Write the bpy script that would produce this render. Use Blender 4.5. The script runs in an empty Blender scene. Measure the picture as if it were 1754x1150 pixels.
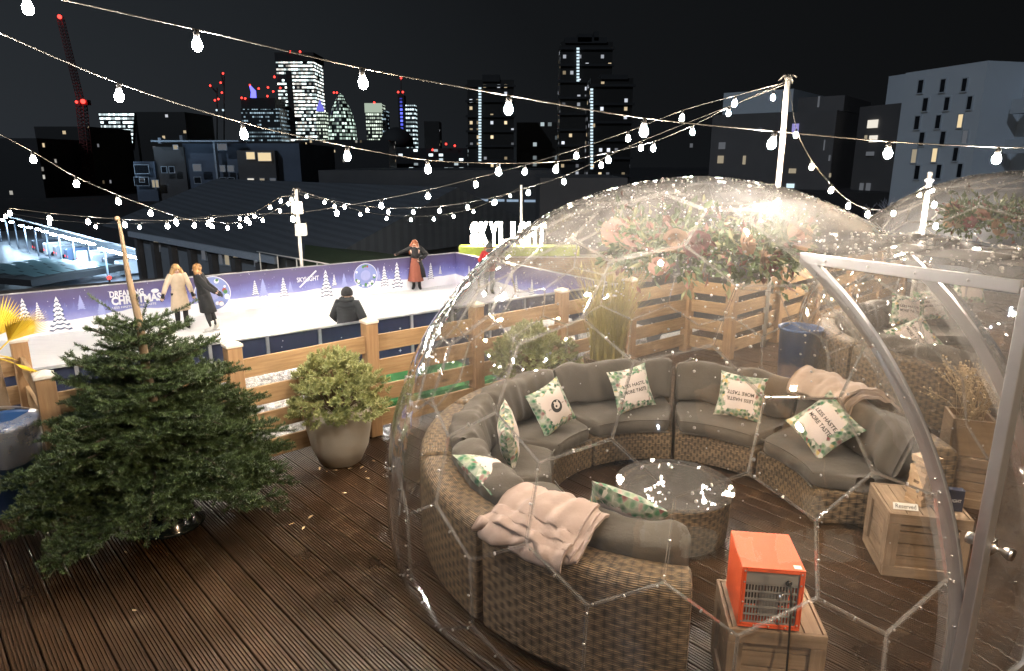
import bpy, bmesh, math, random
import numpy as np
from mathutils import Vector, Matrix, Quaternion
random.seed(7); rng = np.random.default_rng(7)
sc = bpy.context.scene
COL = sc.collection
PI = math.pi
def R(d): return math.radians(d)

# ---------------------------------------------------------------- camera model (used to survey the place)
CF, CH, CZ = 1170.0, 275.0, 2.7
TH = math.atan((575 - CH) / CF)
def ray(x, y):
    a, b = (x - 877) / CF, (y - 575) / CF
    return Vector((a, math.cos(TH) - b * math.sin(TH), -math.sin(TH) - b * math.cos(TH)))
def onz(x, y, z=0.0):
    d = ray(x, y); t = (z - CZ) / d.z
    return Vector((d.x * t, d.y * t, z))
def ony(x, y, Y):
    d = ray(x, y); t = Y / d.y
    return Vector((d.x * t, Y, CZ + d.z * t))
def online(x, y, A, B):
    """the point seen at (x, y) in the vertical plane through plan points A and B"""
    d = ray(x, y); ux, uy = B[0] - A[0], B[1] - A[1]
    t = (A[0] * uy - A[1] * ux) / (d.x * uy - d.y * ux)
    return Vector((d.x * t, d.y * t, CZ + d.z * t))

# ---------------------------------------------------------------- materials
def new_mat(name):
    m = bpy.data.materials.new(name); m.use_nodes = True
    nt = m.node_tree; nt.nodes.clear()
    o = nt.nodes.new('ShaderNodeOutputMaterial')
    return m, nt, o
class NT:
    def __init__(s, nt): s.nt = nt
    def n(s, t, **k):
        x = s.nt.nodes.new(t)
        for a, v in k.items(): setattr(x, a, v)
        return x
    def l(s, a, b): s.nt.links.new(a, b)
    def val(s, v):
        x = s.n('ShaderNodeValue'); x.outputs[0].default_value = v; return x.outputs[0]
    def m(s, op, a, b=None, c=None, clamp=False):
        x = s.n('ShaderNodeMath', operation=op, use_clamp=clamp)
        for i, v in enumerate((a, b, c)):
            if v is None: continue
            if isinstance(v, (int, float)): x.inputs[i].default_value = v
            else: s.l(v, x.inputs[i])
        return x.outputs[0]
    def mix(s, f, a, b, blend='MIX'):
        x = s.n('ShaderNodeMix', data_type='RGBA', blend_type=blend)
        for i, v in ((0, f), (6, a), (7, b)):
            if isinstance(v, (int, float)): x.inputs[i].default_value = v
            elif isinstance(v, tuple): x.inputs[i].default_value = (*v[:3], 1)
            else: s.l(v, x.inputs[i])
        return x.outputs[2]
    def ramp(s, f, stops, interp='LINEAR'):
        x = s.n('ShaderNodeValToRGB'); cr = x.color_ramp; cr.interpolation = interp
        while len(cr.elements) < len(stops): cr.elements.new(0.5)
        for e, (p, c) in zip(cr.elements, stops):
            e.position = p; e.color = (*c[:3], 1) if isinstance(c, tuple) else (c, c, c, 1)
        s.l(f, x.inputs[0]); return x.outputs[0]
    def noise(s, vec, scale, detail=3, rough=0.55, out=0):
        x = s.n('ShaderNodeTexNoise'); x.inputs['Scale'].default_value = scale
        x.inputs['Detail'].default_value = detail; x.inputs['Roughness'].default_value = rough
        if vec is not None: s.l(vec, x.inputs['Vector'])
        return x.outputs[out]
    def coord(s, which='Object'):
        return s.n('ShaderNodeTexCoord').outputs[which]
    def scale(s, v, xyz):
        x = s.n('ShaderNodeMapping'); x.inputs['Scale'].default_value = xyz; s.l(v, x.inputs['Vector']); return x.outputs[0]
    def bump(s, h, strength=0.3, dist=0.01):
        x = s.n('ShaderNodeBump'); x.inputs['Strength'].default_value = strength; x.inputs['Distance'].default_value = dist
        s.l(h, x.inputs['Height']); return x.outputs[0]
    def pbr(s, out, col, rough=0.6, metal=0.0, normal=None, **kw):
        b = s.n('ShaderNodeBsdfPrincipled')
        for k, v in (('Base Color', col), ('Roughness', rough), ('Metallic', metal)):
            if isinstance(v, (int, float)): b.inputs[k].default_value = v
            elif isinstance(v, tuple): b.inputs[k].default_value = (*v[:3], 1)
            else: s.l(v, b.inputs[k])
        for k, v in kw.items(): b.inputs[k.replace('_', ' ')].default_value = v
        if normal is not None: s.l(normal, b.inputs['Normal'])
        s.l(b.outputs[0], out.inputs['Surface']); return b

def pbr(name, col, rough=0.6, metal=0.0, var=0.25, scale=8.0, bump=0.0, bscale=40.0, **kw):
    m, nt, o = new_mat(name); t = NT(nt); v = t.coord()
    n = t.noise(v, scale)
    c = t.mix(n, tuple(x * (1 - var) for x in col), tuple(min(1, x * (1 + var)) for x in col))
    nr = t.bump(t.noise(v, bscale), bump, 0.01) if bump else None
    t.pbr(o, c, rough, metal, nr, **kw)
    return m
def glow(name, col, strength, sample=True):
    m, nt, o = new_mat(name); t = NT(nt)
    e = t.n('ShaderNodeEmission'); e.inputs[0].default_value = (*col, 1); e.inputs[1].default_value = strength
    t.l(e.outputs[0], o.inputs['Surface'])
    if not sample: m.cycles.emission_sampling = 'NONE'
    return m
def wood(name, c1, c2, rough=0.6, knots=True, grime=0.0, across=22):
    """grain runs along U of the metric UVs"""
    m, nt, o = new_mat(name); t = NT(nt); uv = t.coord('UV')
    g = t.noise(t.scale(uv, (1.6, across, 1)), 1.6, 6, 0.6)
    g2 = t.noise(t.scale(uv, (3.0, across * 4.5, 1)), 2.0, 3)
    f = t.ramp(g, [(0.32, 0.0), (0.68, 1.0)])
    c = t.mix(f, c1, c2)
    c = t.mix(t.m('MULTIPLY', g2, 0.35), c, tuple(x * 0.55 for x in c1))
    if knots:
        vo = t.n('ShaderNodeTexVoronoi'); t.l(t.scale(uv, (2.1, 6.0, 1)), vo.inputs['Vector']); vo.inputs['Scale'].default_value = 1.0
        k = t.ramp(vo.outputs['Distance'], [(0.06, 1.0), (0.17, 0.0)])
        c = t.mix(t.m('MULTIPLY', k, 0.75), c, tuple(x * 0.28 for x in c1))
    if grime:
        gg = t.ramp(t.noise(t.coord(), 2.2, 5), [(0.35, 1.0), (0.62, 0.0)])
        c = t.mix(t.m('MULTIPLY', gg, grime), c, tuple(x * 0.22 for x in c1))
    t.pbr(o, c, rough, 0, t.bump(g2, 0.25, 0.004))
    return m
def wicker(name, c_lo, c_hi, cu=0.052, cv=0.0115):
    m, nt, o = new_mat(name); t = NT(nt)
    s = t.n('ShaderNodeSeparateXYZ'); t.l(t.coord('UV'), s.inputs[0])
    wob = t.noise(t.coord('UV'), 9, 2)
    U = t.m('DIVIDE', s.outputs[0], cu)
    V = t.m('ADD', t.m('DIVIDE', s.outputs[1], cv), t.m('MULTIPLY', wob, 1.6))
    row = t.m('FLOOR', V)
    strand = t.m('ABSOLUTE', t.m('SINE', t.m('MULTIPLY', V, PI)))
    over = t.m('COSINE', t.m('MULTIPLY', t.m('ADD', U, t.m('FLOOR', t.m('DIVIDE', row, 3.0))), PI))
    stake = t.m('POWER', t.m('ABSOLUTE', t.m('SINE', t.m('MULTIPLY', U, PI))), 0.35)
    h = t.m('MULTIPLY', t.m('POWER', strand, 0.6), t.m('ADD', 0.74, t.m('MULTIPLY', over, 0.20)))
    h = t.m('MULTIPLY', h, t.m('ADD', 0.45, t.m('MULTIPLY', stake, 0.55)))
    wn = t.n('ShaderNodeTexWhiteNoise', noise_dimensions='2D')
    cv_ = t.n('ShaderNodeCombineXYZ'); t.l(row, cv_.inputs[0]); t.l(t.m('FLOOR', t.m('MULTIPLY', U, 0.31)), cv_.inputs[1]); t.l(cv_.outputs[0], wn.inputs['Vector'])
    tone = t.mix(wn.outputs['Value'], tuple(x * 0.42 for x in c_hi), c_hi)
    c = t.mix(t.ramp(h, [(0.25, 0.0), (0.74, 1.0)]), c_lo, tone)
    t.pbr(o, c, 0.5, 0, t.bump(h, 0.9, 0.008))
    return m
def fabric(name, col, var=0.18, scale=5, fine=420, rough=0.9):
    m, nt, o = new_mat(name); t = NT(nt); v = t.coord()
    c = t.mix(t.noise(v, scale, 4), tuple(x * (1 - var) for x in col), tuple(x * (1 + var) for x in col))
    f = t.noise(v, fine, 2)
    c = t.mix(t.m('MULTIPLY', f, 0.35), c, tuple(x * 0.5 for x in col))
    h = t.m('ADD', t.m('MULTIPLY', t.noise(v, 11, 4), 1.0), t.m('MULTIPLY', f, 0.15))
    t.pbr(o, c, rough, 0, t.bump(h, 0.45, 0.02), Sheen_Weight=0.1)
    return m

M = {}
M['wicker'] = wicker('wicker_weave', (0.014, 0.009, 0.005), (0.33, 0.22, 0.115))
M['wicker_fine'] = wicker('wicker_fine', (0.014, 0.009, 0.005), (0.31, 0.205, 0.11), 0.04, 0.010)
M['charcoal'] = fabric('charcoal_fabric', (0.085, 0.071, 0.054))
M['blush'] = fabric('blush_fleece', (0.42, 0.31, 0.26), 0.1)
M['beige_throw'] = fabric('beige_throw', (0.40, 0.30, 0.235), 0.1)
M['plank'] = wood('fence_plank', (0.29, 0.172, 0.078), (0.45, 0.295, 0.15), 0.6, True, 0.25)
M['post'] = wood('fence_post', (0.30, 0.17, 0.08), (0.42, 0.26, 0.13), 0.6, False, 0.25)
M['cap'] = pbr('post_cap', (0.62, 0.55, 0.47), 0.5, var=0.15)
M['crate'] = wood('crate_wood', (0.32, 0.215, 0.13), (0.50, 0.36, 0.24), 0.7, True, 0.55)
M['box_wood'] = wood('planter_wood', (0.20, 0.13, 0.07), (0.30, 0.2, 0.11), 0.6, False, 0.3)
M['jenga'] = wood('block_wood', (0.55, 0.36, 0.2), (0.68, 0.48, 0.29), 0.55, False, 0.1)
M['black'] = pbr('black_plastic', (0.012, 0.012, 0.012), 0.35)
M['cable'] = pbr('grey_cable', (0.07, 0.066, 0.058), 0.5)
M['metal'] = pbr('brushed_metal', (0.62, 0.60, 0.58), 0.28, 1.0, var=0.08)
M['alu'] = pbr('aluminium_profile', (0.55, 0.54, 0.54), 0.38, 0.85, var=0.1)
M['white_paint'] = pbr('white_paint', (0.75, 0.72, 0.66), 0.45, var=0.06)
def bulbmat(name, strength):
    m, nt, o = new_mat(name); t = NT(nt); r_ = t.n('ShaderNodeObjectInfo').outputs['Random']
    e = t.n('ShaderNodeEmission'); t.l(t.mix(r_, (1.0, 0.76, 0.50), (1.0, 0.93, 0.86)), e.inputs[0])
    t.l(t.m('MULTIPLY', t.m('ADD', 0.6, t.m('MULTIPLY', r_, 0.8)), strength), e.inputs[1]); t.l(e.outputs[0], o.inputs['Surface']); return m
M['bulb'] = bulbmat('lit_bulb_glass', 3000.0)
M['bulb_far'] = bulbmat('lit_bulb_glass_distant', 700.0)
M['ice'] = None

def ice():
    m, nt, o = new_mat('ice_surface'); t = NT(nt); v = t.coord()
    a = t.noise(v, 0.6, 6, 0.65); b = t.noise(t.scale(v, (0.5, 9, 1)), 3.5, 6, 0.7)
    c = t.mix(t.ramp(a, [(0.3, 0.0), (0.7, 1.0)]), (0.78, 0.77, 0.75), (0.88, 0.87, 0.86))
    c = t.mix(t.m('MULTIPLY', t.ramp(b, [(0.52, 0.0), (0.62, 1.0)]), 0.38), c, (0.55, 0.55, 0.56))
    t.pbr(o, c, 0.5, 0, t.bump(b, 0.12, 0.01)); return m
M['ice'] = ice()
def deckmat():
    m, nt, o = new_mat('wet_decking'); t = NT(nt); v = t.coord(); uv = t.coord('UV')
    g = t.noise(t.scale(uv, (1.2, 34, 1)), 1.5, 6, 0.62)
    big = t.noise(v, 1.1, 6, 0.62); mid = t.noise(v, 5.5, 5, 0.6)
    geo = t.n('ShaderNodeNewGeometry')
    c = t.mix(t.ramp(g, [(0.3, 0.0), (0.7, 1.0)]), (0.040, 0.0178, 0.0066), (0.098, 0.048, 0.0195))
    c = t.mix(t.m('MULTIPLY', geo.outputs['Random Per Island'], 0.45), c, (0.030, 0.016, 0.008))
    c = t.mix(t.m('MULTIPLY', t.ramp(big, [(0.34, 1.0), (0.66, 0.0)]), 0.80), c, (0.018, 0.011, 0.007))
    c = t.mix(t.m('MULTIPLY', t.ramp(mid, [(0.55, 0.0), (0.78, 1.0)]), 0.45), c, (0.18, 0.12, 0.07))
    r = t.ramp(big, [(0.34, 0.24), (0.66, 0.55)])
    t.pbr(o, c, r, 0, t.bump(g, 0.3, 0.004)); return m
M['deck'] = deckmat()
def plastic(name, base_haze=0.03, top_haze=0.12, z0=1.5, z1=2.5, gain=1.0, rgh=0.035, spots=True):
    m, nt, o = new_mat(name); t = NT(nt); v = t.coord('Object')
    s = t.n('ShaderNodeSeparateXYZ'); t.l(t.n('ShaderNodeNewGeometry').outputs['Position'], s.inputs[0])
    w = t.n('ShaderNodeMapRange', interpolation_type='SMOOTHSTEP'); t.l(s.outputs[2], w.inputs[0])
    for i, x in ((1, z0), (2, z1), (3, base_haze), (4, top_haze)): w.inputs[i].default_value = x
    blot = t.ramp(t.noise(v, 3.5, 5, 0.65), [(0.3, 0.35), (0.75, 1.5)])
    haze = t.m('MULTIPLY', w.outputs[0], blot, clamp=True)
    nrm = t.bump(t.m('ADD', t.noise(v, 3.0, 2), t.m('MULTIPLY', t.noise(v, 26, 3), 0.02)), 0.30, 0.05)
    tr = t.n('ShaderNodeBsdfTransparent'); tr.inputs[0].default_value = (0.97, 0.965, 0.955, 1)
    gl = t.n('ShaderNodeBsdfGlossy'); gl.inputs['Roughness'].default_value = rgh; t.l(nrm, gl.inputs['Normal'])
    # thin-sheet Fresnel, the same from either side
    g_ = t.n('ShaderNodeNewGeometry'); dp = t.n('ShaderNodeVectorMath', operation='DOT_PRODUCT'); t.l(g_.outputs['Incoming'], dp.inputs[0]); t.l(g_.outputs['Normal'], dp.inputs[1])
    sch = t.m('ADD', 0.042, t.m('MULTIPLY', t.m('POWER', t.m('SUBTRACT', 1.0, t.m('ABSOLUTE', dp.outputs['Value'])), 5.0), 0.90))
    mx = t.n('ShaderNodeMixShader'); t.l(t.m('MULTIPLY', sch, 1.6 * gain, clamp=True), mx.inputs[0]); t.l(tr.outputs[0], mx.inputs[1]); t.l(gl.outputs[0], mx.inputs[2])
    df = t.n('ShaderNodeBsdfDiffuse'); df.inputs[0].default_value = (0.85, 0.82, 0.78, 1)
    tl = t.n('ShaderNodeBsdfTranslucent'); tl.inputs[0].default_value = (0.85, 0.82, 0.78, 1)
    ad = t.n('ShaderNodeMixShader'); ad.inputs[0].default_value = 0.5; t.l(df.outputs[0], ad.inputs[1]); t.l(tl.outputs[0], ad.inputs[2])
    m2 = t.n('ShaderNodeMixShader'); t.l(haze, m2.inputs[0]); t.l(mx.outputs[0], m2.inputs[1]); t.l(ad.outputs[0], m2.inputs[2])
    t.l(m2.outputs[0], o.inputs['Surface']); return m
M['panel'] = plastic('clear_plastic_panel', 0.020, 0.115, 1.2, 2.5, 1.35)
M['flange'] = plastic('plastic_flange', 0.17, 0.26, gain=2.2, rgh=0.08)
M['sheet'] = plastic('clear_plastic_sheet', 0.03, 0.15, 1.7, 2.35, 1.8, 0.05)
M['door_sheet'] = plastic('door_sheet', 0.035, 0.05, gain=1.3)
def dropmat():
    m, nt, o = new_mat('rain_drop'); t = NT(nt)
    tr = t.n('ShaderNodeBsdfTransparent'); gl = t.n('ShaderNodeBsdfGlossy'); gl.inputs['Roughness'].default_value = 0.12
    df = t.n('ShaderNodeBsdfTranslucent'); df.inputs[0].default_value = (0.9, 0.88, 0.85, 1)
    mx = t.n('ShaderNodeMixShader'); mx.inputs[0].default_value = 0.55; t.l(tr.outputs[0], mx.inputs[1]); t.l(gl.outputs[0], mx.inputs[2])
    m2 = t.n('ShaderNodeMixShader'); m2.inputs[0].default_value = 0.45; t.l(mx.outputs[0], m2.inputs[1]); t.l(df.outputs[0], m2.inputs[2])
    t.l(m2.outputs[0], o.inputs['Surface']); return m
M['drop'] = dropmat()
def leafmat(name, c1, c2, rough=0.5, attr=None):
    m, nt, o = new_mat(name); t = NT(nt)
    g = t.n('ShaderNodeNewGeometry')
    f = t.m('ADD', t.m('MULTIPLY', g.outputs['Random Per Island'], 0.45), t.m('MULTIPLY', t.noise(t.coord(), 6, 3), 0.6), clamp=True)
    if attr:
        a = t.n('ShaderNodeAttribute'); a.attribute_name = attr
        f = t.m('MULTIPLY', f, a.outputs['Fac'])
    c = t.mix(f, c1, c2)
    b = t.pbr(o, c, rough)
    b.inputs['Subsurface Weight'].default_value = 0.0
    return m
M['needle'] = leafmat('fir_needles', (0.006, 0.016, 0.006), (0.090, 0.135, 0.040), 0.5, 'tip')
M['limb'] = pbr('dark_limb', (0.05, 0.035, 0.02), 0.85)
M['bark'] = pbr('bark', (0.17, 0.115, 0.065), 0.85, bump=0.5)
M['hebe'] = leafmat('hebe_leaf', (0.14, 0.17, 0.055), (0.46, 0.46, 0.20), 0.5)
M['green_leaf'] = leafmat('dark_green_leaf', (0.02, 0.045, 0.014), (0.085, 0.12, 0.045), 0.5)
M['grassy'] = leafmat('tall_grass_blade', (0.22, 0.19, 0.05), (0.5, 0.42, 0.16), 0.6)
M['palm'] = leafmat('yellow_palm_leaf', (0.42, 0.28, 0.02), (0.72, 0.52, 0.05), 0.45)
M['dried'] = leafmat('dried_flower', (0.36, 0.26, 0.14), (0.62, 0.48, 0.30), 0.8)
M['pot'] = pbr('concrete_pot', (0.36, 0.315, 0.25), 0.75, var=0.18, scale=4, bump=0.12, bscale=60)
M['blue_bin'] = pbr('blue_plastic', (0.02, 0.07, 0.19), 0.4, var=0.2, scale=3)
M['brick'] = None
def brick():
    m, nt, o = new_mat('brickwork'); t = NT(nt); uv = t.coord('UV')
    b = t.n('ShaderNodeTexBrick'); t.l(uv, b.inputs['Vector']); b.inputs['Scale'].default_value = 1.0
    b.inputs['Brick Width'].default_value = 0.225; b.inputs['Row Height'].default_value = 0.075; b.inputs['Mortar Size'].default_value = 0.008
    b.inputs[1].default_value = (0.33, 0.2, 0.11, 1); b.inputs[2].default_value = (0.22, 0.13, 0.07, 1); b.inputs[3].default_value = (0.25, 0.22, 0.18, 1)
    t.pbr(o, b.outputs[0], 0.85, 0, t.bump(b.outputs[1], 0.3, 0.01)); return m
M['brick'] = brick()
def foil():
    m, nt, o = new_mat('clear_wrap_foil'); t = NT(nt); v = t.coord()
    h = t.noise(t.scale(v, (2, 5, 2)), 7, 6, 0.7)
    c = t.mix(t.ramp(h, [(0.4, 0.0), (0.6, 1.0)]), (0.30, 0.28, 0.26), (0.75, 0.72, 0.68))
    t.pbr(o, c, 0.28, 0.25, t.bump(h, 0.9, 0.05)); return m
M['foil'] = foil()

# ---------------------------------------------------------------- mesh builder
class MB:
    def __init__(s): s.v = []; s.f = []; s.mi = []; s.uv = []; s.sm = []
    def face(s, idx, uvs=None, mi=0, smooth=False):
        s.f.append(tuple(idx)); s.mi.append(mi); s.sm.append(smooth)
        s.uv.append(uvs if uvs is not None else [(0, 0)] * len(idx))
    def box(s, c, size, rz=0.0, mi=0, ax=None, rot=None, uo=True, taper=1.0):
        """uv: u along the longest side; ax overrides; rot a 3x3 matrix"""
        hx, hy, hz = (q / 2 for q in size)
        m = rot if rot is not None else Matrix.Rotation(rz, 3, 'Z')
        b = len(s.v); c = Vector(c); loc = []
        for z in (-1, 1):
            for y in (-1, 1):
                for x in (-1, 1):
                    k = taper if z > 0 else 1.0
                    p = Vector((x * hx * k, y * hy * k, z * hz)); loc.append(p); s.v.append(tuple(c + m @ p))
        a = ax if ax is not None else max(range(3), key=lambda i: size[i])
        ou, ov = (random.random() * 7, random.random() * 7) if uo else (0, 0)
        for q in ((0, 2, 3, 1), (4, 5, 7, 6), (0, 1, 5, 4), (2, 6, 7, 3), (0, 4, 6, 2), (1, 3, 7, 5)):
            n = (loc[q[1]] - loc[q[0]]).cross(loc[q[2]] - loc[q[0]])
            na = max(range(3), key=lambda i: abs(n[i]))
            ua = a if a != na else [i for i in range(3) if i != na][0]
            va = [i for i in range(3) if i not in (na, ua)][0]
            s.face([b + i for i in q], [(loc[i][ua] + ou, loc[i][va] + ov + na * 0.37) for i in q], mi)
        return s
    def tube(s, pts, rad, n=8, mi=0, cap=True, smooth=True):
        pts = [Vector(p) for p in pts]; k = len(pts)
        if isinstance(rad, (int, float)): rad = [rad] * k
        b = len(s.v); up = Vector((0, 0, 1)); prev = None; L = 0
        Ls = []
        for i, p in enumerate(pts):
            d = (pts[min(i + 1, k - 1)] - pts[max(i - 1, 0)]).normalized()
            if prev is None:
                a = d.cross(up)
                if a.length < 1e-3: a = d.cross(Vector((1, 0, 0)))
                a.normalize()
            else:
                a = prev - d * prev.dot(d)
                if a.length < 1e-6: a = d.cross(up)
                a.normalize()
            prev = a; c = d.cross(a)
            if i: L += (p - pts[i - 1]).length
            Ls.append(L)
            for j in range(n):
                t = 2 * PI * j / n
                s.v.append(tuple(p + (a * math.cos(t) + c * math.sin(t)) * rad[i]))
        for i in range(k - 1):
            for j in range(n):
                j2 = (j + 1) % n
                w = 2 * PI * max(rad) / n
                s.face((b + i * n + j, b + i * n + j2, b + (i + 1) * n + j2, b + (i + 1) * n + j),
                       [(Ls[i], j * w), (Ls[i], (j + 1) * w), (Ls[i + 1], (j + 1) * w), (Ls[i + 1], j * w)], mi, smooth)
        if cap:
            s.face([b + j for j in range(n)][::-1], None, mi)
            s.face([b + (k - 1) * n + j for j in range(n)], None, mi)
        return s
    def lathe(s, prof, n=24, c=(0, 0, 0), mi=0, smooth=True, sx=1.0, sy=1.0, cap=(True, True), rz=0.0):
        b = len(s.v); k = len(prof); L = 0; Ls = [0]
        for i in range(1, k): L += math.dist(prof[i], prof[i - 1]); Ls.append(L)
        for r, z in prof:
            for j in range(n):
                t = 2 * PI * j / n + rz
                s.v.append((c[0] + r * math.cos(t) * sx, c[1] + r * math.sin(t) * sy, c[2] + z))
        rm = max(r for r, z in prof); w = 2 * PI * rm / n
        for i in range(k - 1):
            for j in range(n):
                j2 = (j + 1) % n
                s.face((b + i * n + j, b + i * n + j2, b + (i + 1) * n + j2, b + (i + 1) * n + j),
                       [(j * w, Ls[i]), ((j + 1) * w, Ls[i]), ((j + 1) * w, Ls[i + 1]), (j * w, Ls[i + 1])], mi, smooth)
        if cap[0]: s.face([b + j for j in range(n)][::-1], None, mi)
        if cap[1]: s.face([b + (k - 1) * n + j for j in range(n)], None, mi)
        return s
    def ball(s, c, r, n=10, m=6, mi=0, sx=1, sy=1, sz=1):
        prof = [(max(1e-4, r * math.sin(PI * i / m)), -r * math.cos(PI * i / m) * sz) for i in range(m + 1)]
        return s.lathe(prof, n, c, mi, True, sx, sy, (False, False))
    def grid(s, fn, nu, nv, mi=0, smooth=True, closed_u=False, uvfn=None):
        b = len(s.v)
        for j in range(nv + 1):
            for i in range(nu + (0 if closed_u else 1)):
                s.v.append(tuple(fn(i / nu, j / nv)))
        w = nu + (0 if closed_u else 1)
        uvfn = uvfn or (lambda u, v: (u, v))
        for j in range(nv):
            for i in range(nu):
                i2 = (i + 1) % w if closed_u else i + 1
                s.face((b + j * w + i, b + j * w + i2, b + (j + 1) * w + i2, b + (j + 1) * w + i),
                       [uvfn(i / nu, j / nv), uvfn((i + 1) / nu, j / nv), uvfn((i + 1) / nu, (j + 1) / nv), uvfn(i / nu, (j + 1) / nv)], mi, smooth)
        return s
    def poly(s, pts, mi=0, uvs=None, smooth=False):
        b = len(s.v); s.v += [tuple(p) for p in pts]
        s.face(range(b, b + len(pts)), uvs, mi, smooth); return s
    def prism(s, pts2, z0, z1, mi=0):
        """plan polygon (counter-clockwise) extruded; metric uv on the walls"""
        b = len(s.v); n = len(pts2)
        s.v += [(p[0], p[1], z0) for p in pts2] + [(p[0], p[1], z1) for p in pts2]
        u = 0
        for i in range(n):
            j = (i + 1) % n; d = math.dist(pts2[i], pts2[j])
            s.face((b + i, b + j, b + n + j, b + n + i), [(u, z0), (u + d, z0), (u + d, z1), (u, z1)], mi); u += d + 0.5
        s.face([b + i for i in range(n)][::-1], [(-50, -50)] * n, mi); s.face([b + n + i for i in range(n)], [(-50, -50)] * n, mi)
        return s
    def build(s, name, mats, parent=None, kind=None, smooth=None, loc=None, bevel=0.0):
        me = bpy.data.meshes.new(name); me.from_pydata(s.v, [], s.f)
        mats = mats if isinstance(mats, (list, tuple)) else [mats]
        for q in mats: me.materials.append(q)
        me.polygons.foreach_set('material_index', s.mi)
        me.polygons.foreach_set('use_smooth', s.sm if smooth is None else [smooth] * len(s.f))
        lay = me.uv_layers.new(name='UVMap')
        lay.data.foreach_set('uv', [c for f in s.uv for p in f for c in p])
        me.update()
        o = bpy.data.objects.new(name, me); COL.objects.link(o)
        if parent is not None: o.parent = parent
        if loc is not None: o.location = loc
        if kind: o['kind'] = kind
        if bevel:
            md = o.modifiers.new('bevel', 'BEVEL'); md.width = bevel; md.segments = 2; md.limit_method = 'ANGLE'
        return o
def np_mesh(name, V, T, mat, parent=None, attr=None, smooth=False):
    me = bpy.data.meshes.new(name); k = T.shape[1]
    me.vertices.add(len(V)); me.vertices.foreach_set('co', V.astype(np.float32).ravel())
    me.loops.add(T.size); me.loops.foreach_set('vertex_index', T.astype(np.int32).ravel())
    me.polygons.add(len(T)); me.polygons.foreach_set('loop_start', np.arange(0, T.size, k, dtype=np.int32))
    me.polygons.foreach_set('use_smooth', np.full(len(T), smooth))
    me.update(calc_edges=True)
    if attr is not None:
        a = me.attributes.new(attr[0], 'FLOAT', 'POINT'); a.data.foreach_set('value', attr[1].astype(np.float32))
    me.materials.append(mat)
    o = bpy.data.objects.new(name, me); COL.objects.link(o)
    if parent is not None: o.parent = parent
    return o
def tag(o, label, cat, group=None, kind=None):
    if label: o['label'] = label
    if cat: o['category'] = cat
    if group: o['group'] = group
    if kind: o['kind'] = kind
    return o
def thing(name, label, cat, loc=(0, 0, 0), rz=0.0, group=None):
    o = bpy.data.objects.new(name, None); COL.objects.link(o); o.location = loc; o.rotation_euler = (0, 0, rz)
    o.empty_display_size = 0.1
    return tag(o, label, cat, group)
def copy_tree(o, parent=None):
    c = o.copy(); COL.objects.link(c); c.parent = parent
    for ch in list(o.children): copy_tree(ch, c)
    return c
def text_geo(body, size=1.0, bold=0.0, spacing=1.0):
    cu = bpy.data.curves.new('lettering', 'FONT'); cu.body = body; cu.size = size; cu.offset = bold
    cu.align_x = 'CENTER'; cu.align_y = 'CENTER'; cu.space_character = spacing; cu.resolution_u = 3
    ob = bpy.data.objects.new('lettering', cu); COL.objects.link(ob)
    dg = bpy.context.evaluated_depsgraph_get(); dg.update()
    me = bpy.data.meshes.new_from_object(ob.evaluated_get(dg))
    V = [tuple(v.co) for v in me.vertices]; F = [tuple(p.vertices) for p in me.polygons]
    COL.objects.unlink(ob); bpy.data.objects.remove(ob); bpy.data.meshes.remove(me); bpy.data.curves.remove(cu)
    return V, F
def add_text(mb, body, width, height, fn, mi=0, bold=0.0, flip=False):
    """fn maps flat (x, y) to a point; text scaled to width x height"""
    V, F = text_geo(body, 1.0, bold)
    xs = [v[0] for v in V]; ys = [v[1] for v in V]
    x0, x1, y0, y1 = min(xs), max(xs), min(ys), max(ys)
    b = len(mb.v)
    for v in V:
        x = ((v[0] - x0) / (x1 - x0) - 0.5) * width; y = ((v[1] - y0) / (y1 - y0) - 0.5) * height
        if flip: x, y = -x, -y
        mb.v.append(tuple(fn(x, y)))
    for f in F: mb.face([b + i for i in f], None, mi)
    return mb
# ================================================================= DOMES
DC = Vector((1.295, 4.818, 0.0)); DZ, DR = 0.363, 2.217
PA = Vector((0.53, -0.848, 0)).normalized(); PN = Vector((0.848, 0.53, 0)).normalized()   # portal axis, its normal
PH, PT, PE = 0.43, 2.2, 2.2
QF = Quaternion((-0.08021328, 0.31215157, -0.90624583, 0.27357946)).to_matrix()
def geodesic(n):
    p = (1 + 5 ** .5) / 2
    V = [Vector(q) for q in ((-1, p, 0), (1, p, 0), (-1, -p, 0), (1, -p, 0), (0, -1, p), (0, 1, p), (0, -1, -p), (0, 1, -p), (p, 0, -1), (p, 0, 1), (-p, 0, -1), (-p, 0, 1))]
    T = [(0, 11, 5), (0, 5, 1), (0, 1, 7), (0, 7, 10), (0, 10, 11), (1, 5, 9), (5, 11, 4), (11, 10, 2), (10, 7, 6), (7, 1, 8), (3, 9, 4), (3, 4, 2), (3, 2, 6), (3, 6, 8), (3, 8, 9), (4, 9, 5), (2, 4, 11), (6, 2, 10), (8, 6, 7), (9, 8, 1)]
    pts, key = [], {}
    def idx(q):
        q = q.normalized(); k = tuple(round(c, 4) for c in q)
        if k not in key: key[k] = len(pts); pts.append(q)
        return key[k]
    tri = []
    for a, b, c in T:
        A, B, Cc = V[a], V[b], V[c]
        g = lambda i, j: idx(A * (n - i - j) + B * i + Cc * j)
        for i in range(n):
            for j in range(n - i):
                tri.append((g(i, j), g(i + 1, j), g(i, j + 1)))
                if i + j < n - 1: tri.append((g(i + 1, j), g(i + 1, j + 1), g(i, j + 1)))
    return pts, tri
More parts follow.
